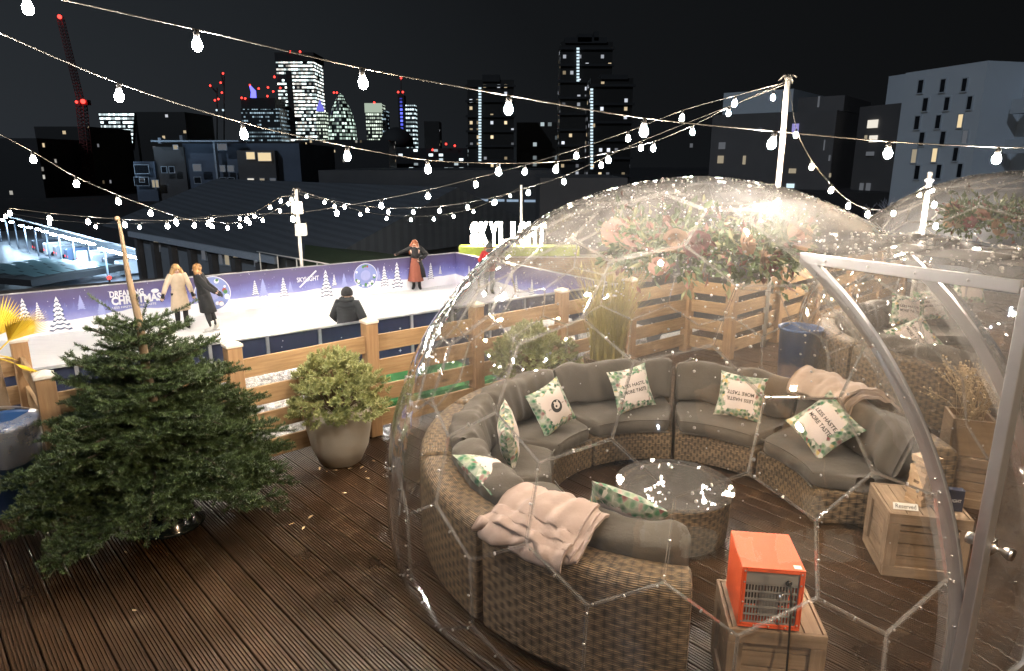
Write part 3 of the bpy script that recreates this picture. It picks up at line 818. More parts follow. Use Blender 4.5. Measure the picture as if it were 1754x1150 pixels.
for r_ in range(rows + 1): mb.box((0, y, z0 + zh * r_ / rows), (gw, 0.003, 0.010))
for c_ in range(cols + 1): mb.box((-gw / 2 + gw * c_ / cols, y + 0.0035, z0 + zh / 2), (0.0055, 0.003, zh))
mb.build('slotted_back', M['grey_panel'], t)
mb = MB(); mb.box((0, 0.01, H / 2), (W - 0.03, 0.006, H - 0.04)); mb.build('inner_wall', M['dark_in'], t)
mb = MB(); mb.box((0.0, -0.10, 0.12), (0.09, 0.07, 0.13)); mb.ball((0.055, -0.12, 0.16), 0.032, 12, 8, 1); mb.build('fan_motor', [M['grey_panel'], M['metal']], t)
mb = MB()
for sx in (-1, 1):
    for z in (0.04, 0.15, 0.26, 0.32): mb.ball((sx * (W / 2 - 0.015), -D / 2 - 0.001, z), 0.005, 6, 4)
for x in (-0.07, 0.0, 0.08): mb.ball((x, -D / 2 - 0.001, 0.022), 0.005, 6, 4)
mb.build('screws', M['metal'], t)
mb = MB(); mb.box((0.115, -D / 2 + 0.03, H + 0.001), (0.035, 0.03, 0.001)); mb.build('sticker', M['white_paint'], t)
mb = MB(); mb.lathe([(0.014, 0), (0.016, 0.006), (0.010, 0.014)], 12, (0, 0, 0)); 
fit = mb.build('cable_gland', M['black'], t, loc=(0.075, -D / 2 + 0.010, H - 0.075)); fit.rotation_euler = (R(90), 0, 0)
mb = MB()
pts = [(0.075, -D / 2 + 0.005, H - 0.075), (0.077, -D / 2 - 0.03, H - 0.09), (0.082, -D / 2 - 0.04, 0.18), (0.087, -D / 2 - 0.045, 0.06), (0.088, -D / 2 - 0.06, -0.06), (0.085, -D / 2 - 0.085, -0.2), (0.10, -D / 2 - 0.09, -0.33), (0.14, -D / 2 - 0.08, -0.44), (0.25, -D / 2 - 0.05, -0.448)]
def smooth_pts(p, n=6):
    p = [Vector(q) for q in p]; out = []
    for i in range(len(p) - 1):
        a, b, c, d = p[max(i - 1, 0)], p[i], p[i + 1], p[min(i + 2, len(p) - 1)]
        for k in range(n):
            f = k / n
            out.append(0.5 * ((2 * b) + (c - a) * f + (2 * a - 5 * b + 4 * c - d) * f * f + (3 * b - a - 3 * c + d) * f ** 3))
    return out + [p[-1]]
mb.tube(smooth_pts(pts), 0.0055, 8); mb.build('power_cord', M['black'], t)
# things on the rear crate
t = thing('block_tower', 'tower of stacked pale wooden game blocks on the rear crate', 'game', (2.76, 4.20, 0.461), R(20)); t.scale = (1.55, 1.55, 1.55)
for lv in range(14):
    for j in (-1, 0, 1):
        if (lv, j) in ((6, 0), (9, 1), (11, -1)): continue
        mb = MB(); dx = rng.normal() * 0.004
        if lv % 2: mb.box((j * 0.0262 + 0.001, dx, 0.0075 + lv * 0.0155), (0.0255, 0.078, 0.0148))
        else: mb.box((dx, j * 0.0262 + 0.001, 0.0075 + lv * 0.0155), (0.078, 0.0255, 0.0148))
        mb.build('block', M['jenga'], t)
M['navy'] = pbr('navy_card', (0.012, 0.018, 0.045), 0.5)
M['white_ink'] = pbr('white_print', (0.8, 0.8, 0.8), 0.6, var=0.02)
t = thing('menu_box', 'small navy card box printed SKYLIGHT beside the block tower', 'menu box', (2.895, 4.10, 0.461), R(-14))
mb = MB(); mb.box((0, 0, 0.075), (0.14, 0.05, 0.15)); mb.build('card', M['navy'], t, bevel=0.002)
mb = MB(); add_text(mb, 'SKYLIGHT', 0.11, 0.022, lambda x, y: Vector((x, -0.0262, 0.075 + y)), 0, 0.01); mb.build('lettering', M['white_ink'], t)
t = thing('reserved_sign', 'small white card lettered Reserved lying at the front of the rear crate', 'sign', (2.60, 4.09, 0.463), R(-12))
mb = MB(); mb.box((0, 0, 0.022), (0.15, 0.006, 0.044), rot=Matrix.Rotation(R(-35), 3, 'X')); mb.build('card', M['white_paint'], t)
mb = MB(); rm = Matrix.Rotation(R(-35), 3, 'X'); add_text(mb, 'Reserved', 0.125, 0.028, lambda x, y: Vector((0, 0, 0.022)) + rm @ Vector((x, -0.0042, y)), 0, 0.006); mb.build('lettering', M['ink'], t)

# ================================================================= FLOWER HOOPS
def petal_flower(mb, c, r, rd, mi=0):
    c = Vector(c); up = Vector((rd.uniform(-.6, .6), rd.uniform(-1, -.1), rd.uniform(-.3, .8))).normalized()
    a = up.orthogonal().normalized(); b = up.cross(a)
    for lay in range(4):
        n = 4 + lay * 2; rr = r * (0.28 + 0.24 * lay); op = 0.95 - 0.27 * lay
        for k in range(n):
            t = 2 * PI * (k + 0.5 * (lay % 2)) / n + rd.uniform(-.2, .2); d = a * math.cos(t) + b * math.sin(t); q = up.cross(d)
            w = rr * 0.75
            base = c + d * rr * 0.15
            m_ = c + d * rr * 0.75 + up * r * (op * 0.55)
            tip = c + d * rr * (1.0 + rd.uniform(-.1, .15)) + up * r * op * rd.uniform(0.55, 0.85)
            o = len(mb.v)
            mb.v += [tuple(base - q * w * .3), tuple(base + q * w * .3), tuple(m_ + q * w * .6), tuple(tip + q * w * .3), tuple(tip - q * w * .3), tuple(m_ - q * w * .6)]
            mb.face((o, o + 1, o + 2, o + 5), None, mi, True); mb.face((o + 5, o + 2, o + 3, o + 4), None, mi, True)
def add_leaf(V, F, p, d, up, L, w):
    s = np.cross(d, up); n = np.linalg.norm(s); s = s / n if n > 1e-6 else np.array([1., 0, 0]); u = np.cross(s, d)
    k = len(V); V += [p, p + d * L * .5 + s * w * .5 + u * L * .06, p + d * L - u * L * .12, p + d * L * .5 - s * w * .5 + u * L * .06]
    F.append((k, k + 1, k + 2, k + 3))
FL = {n: pbr('petals_' + n, c, 0.75, var=0.22, scale=30) for n, c in (('peach', (0.32, 0.20, 0.125)), ('dusty_rose', (0.27, 0.145, 0.11)), ('burgundy', (0.10, 0.02, 0.022)), ('cream', (0.40, 0.33, 0.24)))}
def flower_hoop(label, loc, rad, seed):
    rd = random.Random(seed); rr = np.random.default_rng(seed)
    t = thing('flower_hoop', label, 'flower hoop', loc, 0, 'hoops of flowers hung inside the domes')
    mb = MB(); mb.tube([(rad * math.cos(a), rad * math.sin(a), 0) for a in np.linspace(0, 2 * PI, 40)], 0.012, 6); mb.build('hoop', M['bark'], t)
    mb = MB()
    top = DZ + DR - loc[2] - 0.03
    for a in (0.5, 2.6, 4.7): mb.tube([(rad * math.cos(a), rad * math.sin(a), 0), (0.0, 0.0, top)], 0.003, 5)
    mb.build('hanging_wire', M['black'], t)
    for name, mat, num, Lr, w in (('foliage', M['green_leaf'], 1500, (0.045, 0.10), 0.042), ('pale_foliage', leafmat('sage_leaf', (0.10, 0.125, 0.055), (0.26, 0.25, 0.125), 0.6), 420, (0.04, 0.11), 0.03), ('red_foliage', leafmat('plum_leaf', (0.07, 0.025, 0.02), (0.2, 0.08, 0.06), 0.6), 260, (0.05, 0.1), 0.035)):
        V, F = [], []
        for k in range(num):
            a = rr.uniform(0, 2 * PI); cl = 0.6 + 0.4 * math.sin(a * 5 + len(name)); off = rr.normal(size=3) * np.array([.07, .07, .08]) * (0.7 + cl * 0.6)
            p = np.array([rad * math.cos(a), rad * math.sin(a), 0]) + off
            d = rr.normal(size=3) + np.array([math.cos(a), math.sin(a), 0.1]) * 0.5 + off * 12; d /= np.linalg.norm(d)
            add_leaf(V, F, p, d, rr.normal(size=3), rr.uniform(*Lr), w * rr.uniform(.6, 1.2))
        np_mesh(name, np.array(V), np.array(F), mat, t)
    for k in range(24):
        a = 2 * PI * k / 24 + rd.uniform(-.12, .12); nm = rd.choice(['peach', 'dusty_rose', 'burgundy', 'cream', 'peach', 'dusty_rose'])
        ra = rad + rd.uniform(0.02, 0.14)
        mb = MB(); petal_flower(mb, (ra * math.cos(a), ra * math.sin(a), rd.uniform(-0.10, 0.10)), rd.uniform(0.06, 0.092), rd)
        mb.build('flower', FL[nm], t)
    return t
hz = ony(1200, 415, 4.9).z
flower_hoop('hoop of roses and foliage hanging under the top of the foreground dome', (1.36, 4.85, hz), 0.56, 5)
flower_hoop('hoop of roses and foliage hanging in the second dome at the right', (5.75, 7.85, 2.08), 0.60, 8)
# ================================================================= DECK
DO = Vector((-3.40, 4.73, 0)); DB = Vector((0.68, -0.733, 0)).normalized(); DF = Vector((0.733, 0.68, 0)).normalized()
mb = MB()
BW = 0.146; ridges = 7; GAP = 0.011
prof = []
for k in range(ridges):
    w = (BW - GAP) / ridges; x = k * w
    prof += [(x + 0.0022, -0.011), (x + 0.0040, 0.0), (x + w - 0.0040, 0.0), (x + w - 0.0022, -0.011)]
prof = [(0.0, -0.03), (0.0, -0.003)] + prof[1:-1] + [(BW - GAP, -0.003), (BW - GAP, -0.03)]
c0 = -7.0; ci = 0
while c0 < 16.5:
    cm = c0 + BW / 2
    b0 = -1.50 if cm < -0.02 else (-0.12 if cm < 7.75 else -0.12 if cm < 8.2 else -0.12)
    b1 = 8.5 if cm < 3 else 8.5
    cuts = [b0]; x = b0 + rng.uniform(0.8, 3.6)
    while x < b1: cuts.append(x); x += 3.6
    cuts.append(b1)
    for i in range(len(cuts) - 1):
        s0, s1 = cuts[i] + 0.002, cuts[i + 1] - 0.002; n = len(prof); b = len(mb.v); ou, ov = random.random() * 9, random.random() * 9
        dz = rng.normal() * 0.0012
        for s_ in (s0, s1):
            for cx, z in prof:
                p = DO + DB * s_ + DF * (c0 + cx); mb.v.append((p.x, p.y, z + dz))
        for j in range(n - 1):
            mb.face((b + j, b + n + j, b + n + j + 1, b + j + 1), [(s0 + ou, prof[j][0] + ov), (s1 + ou, prof[j][0] + ov), (s1 + ou, prof[j + 1][0] + ov), (s0 + ou, prof[j + 1][0] + ov)], 0)
    c0 += BW
mb.build('deck', M['deck'], kind='structure')
def w2(c, b): return DO + DF * c + DB * b
M['joist'] = pbr('dark_joists', (0.02, 0.014, 0.01), 0.8)
mb = MB(); q = [w2(-7, -1.45), w2(-7, 8.5), w2(16.5, 8.5), w2(16.5, -0.1), w2(0, -0.1), w2(0, -1.45)]
mb.prism([(p.x, p.y) for p in q], -0.32, -0.045); mb.build('deck_base', M['joist'], kind='structure')

# ================================================================= FENCE
def fence(label, pts, posts=None, last=True, first=True):
    a = Vector((*pts[0], 0)); t = thing('slat_fence', label, 'fence', a)
    L = [Vector((*p, 0)) - a for p in pts]
    for i, p in enumerate(L):
        if (i == 0 and not first) or (i == len(L) - 1 and not last): continue
        d = (L[min(i + 1, len(L) - 1)] - L[max(i - 1, 0)]); rz = math.atan2(d.y, d.x)
        if i == 0: rz = math.atan2((L[1] - L[0]).y, (L[1] - L[0]).x)
        mb = MB(); mb.box((p.x, p.y, 0.59), (0.125, 0.125, 1.17), rz, ax=2)
        po = mb.build('post', M['post'], t, bevel=0.006)
        cp = MB(); cp.box((0, 0, 0.010), (0.140, 0.140, 0.024)); cp.box((0, 0, 0.036), (0.132, 0.132, 0.028), taper=0.25)
        co = cp.build('post_cap', M['cap'], po, loc=(p.x, p.y, 1.176), bevel=0.003); co.rotation_euler = (0, 0, rz)
    for i in range(len(L) - 1):
        p, q = L[i], L[i + 1]; d = q - p; rz = math.atan2(d.y, d.x); l = d.length - 0.128
        mb = MB()
        for k in range(4):
            z = 0.175 + k * 0.262
            mb.box(((p + q) / 2) + Vector((0, 0, z + rng.normal() * 0.004)), (l, 0.030, 0.170), rz, ax=0)
        mb.build('slat_panel', M['plank'], t, bevel=0.003)
    return t
FP = [(-3.40, 4.73), (-2.37, 5.58), (-1.39, 6.46), (-0.39, 7.24), (0.60, 8.06), (1.57, 8.84), (2.53, 9.62)]
fence('timber slat fence along the deck between the fir tree and the dome, with capped posts', FP)
fence('short return of timber slat fence seen end on behind the blue bin at the left', [(-4.30, 5.75), (-3.40, 4.73)], last=False)
fence('timber slat fence running off at the far left behind the yellow palm', [(-7.25, 3.2), (-6.27, 4.05), (-5.28, 4.90), (-4.30, 5.75)], last=False)
fence('short turn of timber slat fence joining the two far corner posts seen through the dome', [FP[-1], (3.02, 9.20)], last=False, first=False)
fence('timber slat fence at the far corner seen through the foreground dome', [(3.02, 9.20), (4.02, 10.12), (5.0, 11.05), (6.0, 11.98), (7.0, 12.9), (8.0, 13.82)])

# ================================================================= PLANTS ON THE DECK
def fir(label, loc):
    t = thing('christmas_tree', label, 'tree', loc)
    r = np.random.default_rng(11)
    mb = MB()
    lean = lambda z: Vector((-0.05 * (z / 2.3) ** 2 * 2.0, 0.04 * z / 2.3, z))
    mb.tube([lean(z) + Vector((0.006 * math.sin(z * 9), 0, 0)) for z in np.linspace(0.10, 2.30, 26)], [0.042 * (1 - i / 25) ** 0.8 + 0.009 for i in range(26)], 8)
    mb.ball(lean(2.31), 0.020, 8, 6)
    mb.build('trunk', M['bark'], t)
    # needle-covered twig template along +X, unit length pieces of 0.1 m
    segs = []   # start, dir, length, tipness
    wood_mb = MB()
    def branch(p, d, L, depth, up):
        d = d / np.linalg.norm(d)
        n = max(2, int(L / 0.05)); pts = [p]; dd = d.copy()
        for i in range(n):
            f = (i + 1) / n
            dd = dd + np.array([0, 0, 0.045 * f - (0.03 if L > 0.6 else 0.0)]); dd /= np.linalg.norm(dd)
            q = pts[-1] + dd * L / n
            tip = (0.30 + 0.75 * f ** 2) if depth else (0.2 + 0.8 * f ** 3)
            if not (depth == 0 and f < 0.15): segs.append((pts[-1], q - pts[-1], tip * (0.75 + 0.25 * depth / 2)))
            pts.append(q)
        if depth == 0: wood_mb.tube(pts[::2] + ([pts[-1]] if len(pts) % 2 == 0 else []), list(np.linspace(0.013, 0.003, len(pts[::2]) + (1 if len(pts) % 2 == 0 else 0))), 5)
        if depth < 2 and L > 0.14:
            side = np.cross(dd, [0, 0, 1]); side /= np.linalg.norm(side)
            step = 0.075 if depth == 0 else 0.065
            k = max(1, int(L * 0.9 / step))
            for i in range(k):
                s = 0.12 + 0.86 * (i + 0.5) / k; m = pts[min(int(s * n), n)]
                for sg in (-1, 1):
                    if r.random() < 0.08: continue
                    ll = (L * 0.46 * (1 - s) + 0.065) * r.uniform(0.75, 1.2)
                    ll = min(ll, 0.38)
                    ang = r.uniform(0.75, 1.05)
                    bd = d * math.cos(ang) + side * sg * math.sin(ang) + np.array([0, 0, r.uniform(-0.10, 0.22)])
                    branch(m, bd, ll, depth + 1, up)
    Rz = lambda z: float(np.interp(z, [0.18, 0.35, 0.55, 0.75, 1.0, 1.25, 1.42, 1.62, 1.78], [0.62, 1.00, 1.06, 0.93, 0.70, 0.50, 0.37, 0.31, 0.20]))
    zs = [0.36, 0.41, 0.46, 0.45, 0.55, 0.65, 0.76, 0.87, 0.98, 1.09, 1.20, 1.31, 1.42]
    for wi, z in enumerate(zs):
        n = 9 if z < 1.0 else (7 if z < 1.3 else 6); a0 = r.uniform(0, 6.28)
        for k in range(n):
            a = a0 + 2 * PI * k / n + r.normal() * 0.13
            if z < 0.43 and math.sin(a) < -0.45: continue
            L = Rz(z) * r.uniform(0.76, 1.12)
            el = np.interp(z, [0.2, 0.5, 1.0, 1.4, 1.7], [-0.10, -0.04, 0.10, 0.34, 0.62]) + r.normal() * 0.07
            c = lean(z)
            branch(np.array(c), np.array([math.cos(a) * math.cos(el), math.sin(a) * math.cos(el), math.sin(el)]), L, 0, None)
    for a, L, el, z, dp in ((2.95, 0.44, 0.42, 1.56, 2), (0.10, 0.46, 0.30, 1.56, 2), (1.5, 0.22, 0.8, 1.55, 2), (4.5, 0.30, 0.45, 1.53, 1), (5.4, 0.26, 0.5, 1.50, 1), (3.6, 0.30, 0.4, 1.50, 1), (0.9, 0.26, 0.4, 1.50, 1)):
        branch(np.array(lean(z)), np.array([math.cos(a) * math.cos(el), math.sin(a) * math.cos(el), math.sin(el)]), L, dp, None)
    branch(np.array(lean(1.56)), np.array([0.05, 0, 1.0]), 0.22, 2, None)
    wood_mb.build('limbs', M['limb'], t)
    S = np.array([s[0] for s in segs]); D = np.array([s[1] for s in segs]); tp = np.array([s[2] for s in segs])
    per = 42; N = len(S)
    L = np.linalg.norm(D, axis=1, keepdims=True); d = D / L
    ref = np.where(np.abs(d[:, 2:]) > 0.9, np.array([[1., 0, 0]]), np.array([[0, 0, 1.]])); sd = np.cross(d, ref); sd /= np.linalg.norm(sd, axis=1, keepdims=True); up = np.cross(sd, d)
    f = r.random((N, per, 1)); th = r.normal(size=(N, per, 1)) * 1.25 + PI / 2
    base = S[:, None] + D[:, None] * f
    rad = sd[:, None] * np.cos(th) + up[:, None] * np.sin(th)
    nd = rad * 0.80 + d[:, None] * 0.55 + r.normal(size=(N, per, 3)) * 0.10; nd /= np.linalg.norm(nd, axis=2, keepdims=True)
    ln = r.uniform(0.016, 0.027, (N, per, 1)); w = np.cross(nd, rad + r.normal(size=(N, per, 3)) * .5); w /= np.linalg.norm(w, axis=2, keepdims=True) + 1e-9
    w *= 0.0021
    V = np.stack([base - w, base + w, base + nd * ln + w * .5, base + nd * ln - w * .5], 2).reshape(-1, 3)
    F = np.arange(len(V)).reshape(-1, 4)
    np_mesh('needles', V, F, M['needle'], t, ('tip', np.repeat(tp, per * 4)))
    mb = MB(); mb.lathe([(0.24, 0), (0.25, 0.012), (0.235, 0.03), (0.17, 0.16), (0.165, 0.20), (0.10, 0.21), (0.06, 0.19)], 28)
    mb.build('stand', M['stand'], t)
    return t, len(V)
M['stand'] = pbr('black_gloss_stand', (0.006, 0.009, 0.008), 0.12)
_, nn = fir('cut green Christmas tree with a bare leader, standing on the deck in a black stand', (-2.62, 4.72, 0))
print('needle verts', nn)

def hebe(label, loc, rx, rz_, pot, seed, n=420):
    r = np.random.default_rng(seed)
    t = thing('potted_shrub', label, 'potted plant', loc, 0, 'round shrubs in pots on the deck')
    mb = MB(); mb.lathe(pot, 40); mb.build('pot', M['pot'], t)
    mb = MB(); mb.lathe([(0.0005, pot[-1][1] - 0.05), (pot[-1][0], pot[-1][1] - 0.05)], 24, cap=(False, False)); mb.build('soil', M['joist'], t)
    V, F = [], []; zc = pot[-1][1] + 0.10
    mb = MB()
    for k in range(n):
        d = r.normal(size=3); d /= np.linalg.norm(d)
        if d[2] < -0.45: d[2] = -d[2]
        q = r.uniform(0.80, 1.0) if k % 4 else r.uniform(0.45, 0.8)
        lump = 1 + 0.09 * math.sin(5 * d[0] + 2) + 0.07 * math.sin(7 * d[1] + d[2] * 4)
        p = np.array([d[0] * rx, d[1] * rx, max(d[2] * rz_, -0.10)]) * q * lump + np.array([0, 0, zc])
        if k % 3 == 0: mb.tube([(p[0] * .15, p[1] * .15, zc - 0.12), tuple(p * [.6, .6, 1] - [0, 0, 0.06]), tuple(p)], 0.003, 4)
        ax = d * [1, 1, 0.8] + np.array([0, 0, 0.55]) + r.normal(size=3) * 0.25; ax /= np.linalg.norm(ax)
        a = np.cross(ax, [0.3, 0.8, 0.2]); a /= np.linalg.norm(a); b = np.cross(ax, a)
        for lay in range(4):
            for j in range(5):
                th = 2 * PI * (j + 0.5 * (lay % 2)) / 5 + r.normal() * .15; op = (1.15, 0.85, 0.5, 0.2)[lay]
                dd = (a * math.cos(th) + b * math.sin(th)) * math.sin(op) + ax * math.cos(op)
                add_leaf(V, F, p + ax * (0.012 * lay - 0.01), dd, ax, r.uniform(0.038, 0.058), 0.021)
    np_mesh('leaves', np.array(V), np.array(F), M['hebe'], t); mb.build('stems', M['bark'], t)
    return t
potp = [(0.17, 0.0), (0.19, 0.015), (0.255, 0.16), (0.29, 0.34), (0.30, 0.47), (0.295, 0.53), (0.275, 0.535), (0.27, 0.50)]
hebe('round yellow-green shrub in a tall concrete pot outside the dome, against the fence', (-1.585, 5.86, 0), 0.44, 0.42, potp, 1, 430)
hebe('round yellow-green shrub in a pot seen through the left wall of the foreground dome', (0.22, 7.02, 0), 0.46, 0.40, potp, 2)

def tall_grass(label, loc):
    r = np.random.default_rng(6); t = thing('potted_grass', label, 'potted plant', loc)
    mb = MB(); mb.lathe([(0.22, 0), (0.24, 0.02), (0.27, 0.4), (0.28, 0.46), (0.26, 0.47), (0.25, 0.42), (0.001, 0.42)], 32); mb.build('basket', M['wicker_fine'], t)
    mb = MB()
    for k in range(620):
        a, q = r.uniform(0, 6.28), math.sqrt(r.random()) * 0.2; h = r.uniform(0.75, 1.45); ln = r.normal(size=2) * 0.16 + np.array([math.cos(a), math.sin(a)]) * q * 0.6
        x, y = q * math.cos(a), q * math.sin(a); w = r.uniform(0.003, 0.006); th = r.uniform(0, PI); wx, wy = w * math.cos(th), w * math.sin(th)
        o = len(mb.v); K = 4
        for i in range(K + 1):
            f = i / K; px, py, pz = x + ln[0] * f * f * h, y + ln[1] * f * f * h, 0.40 + h * (f - 0.12 * f ** 3); e = 1 - f * 0.85
            mb.v += [(px - wx * e, py - wy * e, pz), (px + wx * e, py + wy * e, pz)]
        for i in range(K): mb.face((o + 2 * i, o + 2 * i + 1, o + 2 * i + 3, o + 2 * i + 2))
    mb.build('blades', M['grassy'], t)
    V, F = [], []; mb = MB()
    for (bx, by, h, lx) in ((-0.12, 0.1, 2.02, -0.42), (0.06, 0.0, 1.75, 0.10), (0.15, 0.1, 1.6, 0.3)):
        P = [np.array([bx + lx * f ** 1.6, by, 0.4 + (h - 0.4) * f]) for f in np.linspace(0, 1, 9)]
        mb.tube(P, [0.006 - 0.0005 * i for i in range(9)], 5)
        for i in range(3, 9):
            for j in range(3):
                d = np.array([r.normal(), r.normal(), 0.5 + r.random()]); d /= np.linalg.norm(d); add_leaf(V, F, P[i], d, np.array([0, 0, 1.]), r.uniform(0.1, 0.18), 0.02)
    mb.build('canes', M['bark'], t); np_mesh('cane_leaves', np.array(V), np.array(F), M['grassy'], t)
    return t
tall_grass('tall yellowish ornamental grass in a woven basket behind the foreground dome', (1.12, 7.75, 0))

def palm(label, loc):
    r = np.random.default_rng(4); t = thing('potted_palm', label, 'palm', loc)
    mb = MB(); mb.tube([(0, 0, 0.0), (0.01, 0, 0.45), (0.0, 0.0, 0.9)], [0.05, 0.045, 0.035], 8); mb.build('trunk', M['bark'], t)
    for k, (az, el, L, s) in enumerate(((0.35, 0.75, 0.30, 1.0), (2.2, 0.8, 0.3, 0.9), (-0.9, 0.25, 0.3, 0.7), (3.6, 0.4, 0.3, 0.9), (1.2, 1.2, 0.3, 0.9), (0.2, -0.45, 0.28, 0.62))):
        d = Vector((math.cos(az) * math.cos(el), math.sin(az) * math.cos(el), math.sin(el))); c = Vector((0, 0, 0.9)); h = c + d * L * 0.55
        mb = MB(); mb.tube([c, h], 0.006, 5)
        side = d.cross(Vector((0.1, 0.4, 1))).normalized(); n = 24
        for i in range(n):
            a = (i / (n - 1) - 0.5) * 1.75; dd = (d * math.cos(a) + side * math.sin(a)).normalized(); l = L * s * (1.25 - 0.25 * abs(a)); w = side * math.cos(a) * 0.0085 - d * math.sin(a) * 0.0085
            nrm = dd.cross(w).normalized() * 0.004
            o = len(mb.v); m_ = h + dd * l * .55; e = h + dd * l + Vector((0, 0, -0.03 * abs(a)))
            mb.v += [tuple(h), tuple(m_ + w + nrm), tuple(e), tuple(m_ - w + nrm), tuple(m_ - nrm)]
            mb.face((o, o + 1, o + 2, o + 4)); mb.face((o, o + 4, o + 2, o + 3))
        mb.build('fan_leaf', M['palm'], t)
    mb = MB(); mb.lathe([(0.15, 0), (0.19, 0.3), (0.2, 0.32), (0.18, 0.31), (0.001, 0.28)], 24); mb.build('pot', M['pot'], t)
    return t
pl = ony(-14, 600, 5.25)
palm('yellowing fan palm at the left edge of the photo beside the fence', (pl.x, pl.y, pl.z - 0.95 if pl.z > 0.95 else 0))

def bin_(label, loc, bag, h=0.70):
    t = thing('plastic_bin', label, 'bin', loc, 0, 'blue plastic bins')
    mb = MB(); mb.lathe([(0.20, 0), (0.215, 0.01), (0.245, h - 0.03), (0.26, h - 0.025), (0.262, h), (0.245, h), (0.235, h - 0.02), (0.2, 0.03), (0.001, 0.03)], 32); mb.build('body', M['blue_bin'], t)
    if bag:
        mb = MB(); r = random.Random(3)
        def fn(u, v):
            a = 2 * PI * u; z = h + 0.05 - 0.34 * v; rr = 0.262 + 0.008 + 0.004 * math.sin(9 * a + 4 * v) + 0.006 * math.sin(15 * a - 3 * v) * v + 0.03 * math.sin(PI * min(1, v * 3)) * 0.3
            if v < 0.12: rr -= (0.12 - v) * 0.6
            return (rr * math.cos(a), rr * math.sin(a), z + 0.02 * math.sin(3 * a + 1) * (1 if v > .5 else .4))
        mb.grid(fn, 60, 12, 0, True, True); mb.build('bag', M['bag'], t)
    return t
M['bag'] = plastic('milky_bin_bag', 0.22, 0.22, gain=1.2, rgh=0.3)
bin_('blue plastic bin lined with a clear bag at the left edge, beside the fir tree', (-3.98, 4.98, 0), True, 0.74)
bin_('blue plastic bin far behind the foreground dome by the corner fence', (3.55, 8.15, 0), False, 0.72)
t = thing('low_bench', 'low dark timber bench behind the foreground dome beside the far blue bin', 'bench', (4.3, 8.8, 0), R(-45))
mb = MB()
for k in range(3): mb.box((0, -0.15 + 0.15 * k, 0.44), (1.3, 0.13, 0.04), ax=0)
mb.build('seat', M['box_wood'], t)
for sx in (-1, 1):
    mb = MB(); mb.box((sx * 0.55, 0, 0.21), (0.08, 0.38, 0.42), ax=2); mb.build('leg', M['box_wood'], t)
# planter with dried flowers outside the door, on a crate
crate('weathered wooden crate outside the dome door under the planter of dried flowers', (3.70, 5.15, 0), R(-25), (0.40, 0.38, 0.42), 'weathered wooden crates beside the dome door')
t = thing('flower_planter', 'square timber planter of dried beige flowers on the crate outside the dome door', 'planter', (3.68, 5.15, 0.425), R(-20))
mb = MB()
for sx in (-1, 1): mb.box((sx * 0.14, 0, 0.15), (0.02, 0.30, 0.30), ax=1); mb.box((0, sx * 0.14, 0.15), (0.258, 0.02, 0.30), ax=0)
mb.box((0, 0, 0.24), (0.255, 0.255, 0.01)); mb.build('box', M['box_wood'], t)
r = np.random.default_rng(9); mb = MB(); fl = MB()
for k in range(46):
    a = r.uniform(0, 6.28); h = r.uniform(0.22, 0.48); sp = r.uniform(0.05, 0.32); p0 = Vector((r.normal() * .04, r.normal() * .04, 0.24)); p1 = p0 + Vector((math.cos(a) * sp, math.sin(a) * sp, h))
    mb.tube([p0, p0.lerp(p1, .5) + Vector((0, 0, .04)), p1], 0.0022, 4)
    for j in range(9):
        q = p1 + Vector((r.normal() * .045, r.normal() * .045, r.normal() * .04)); mb.tube([p0.lerp(p1, .72), q], 0.0012, 3, cap=False); fl.ball(q, r.uniform(0.006, 0.011), 5, 4)
mb.build('stems', M['dried'], t); fl.build('flower_heads', M['dried'], t)
# fallen leaves
M['leaf_litter'] = pbr('dry_leaf', (0.5, 0.36, 0.2), 0.7, var=0.3)
lm = None; r = np.random.default_rng(12)
spots = [(430, 790), (610, 830), (590, 845), (640, 790), (560, 808), (575, 806), (600, 803), (627, 808), (620, 801), (605, 797), (532, 886), (500, 898), (215, 946), (230, 1046), (470, 870), (630, 820), (548, 803), (690, 770), (520, 905), (450, 868)]
for i, (x, y) in enumerate(spots):
    p = onz(x, y, 0.006)
    if lm is None:
        b = MB(); b.poly([(-0.026, 0, 0), (-0.008, -0.010, 0.004), (0.012, -0.009, 0.005), (0.028, 0, 0.002)]); b.poly([(-0.026, 0, 0), (0.028, 0, 0.002), (0.012, 0.009, 0.006), (-0.008, 0.010, 0.005)])
        lm = b.build('fallen_leaf', M['leaf_litter']); o = lm
    else: o = lm.copy(); COL.objects.link(o)
    o.location = p; o.rotation_euler = (r.normal() * .15, r.normal() * .15, r.uniform(0, 6.28)); k = r.uniform(.6, 1.1); o.scale = (k, k, k)
    tag(o, 'small pale dry leaf fallen on the dark deck boards between fir tree and dome', 'leaf', 'fallen leaves on the deck')

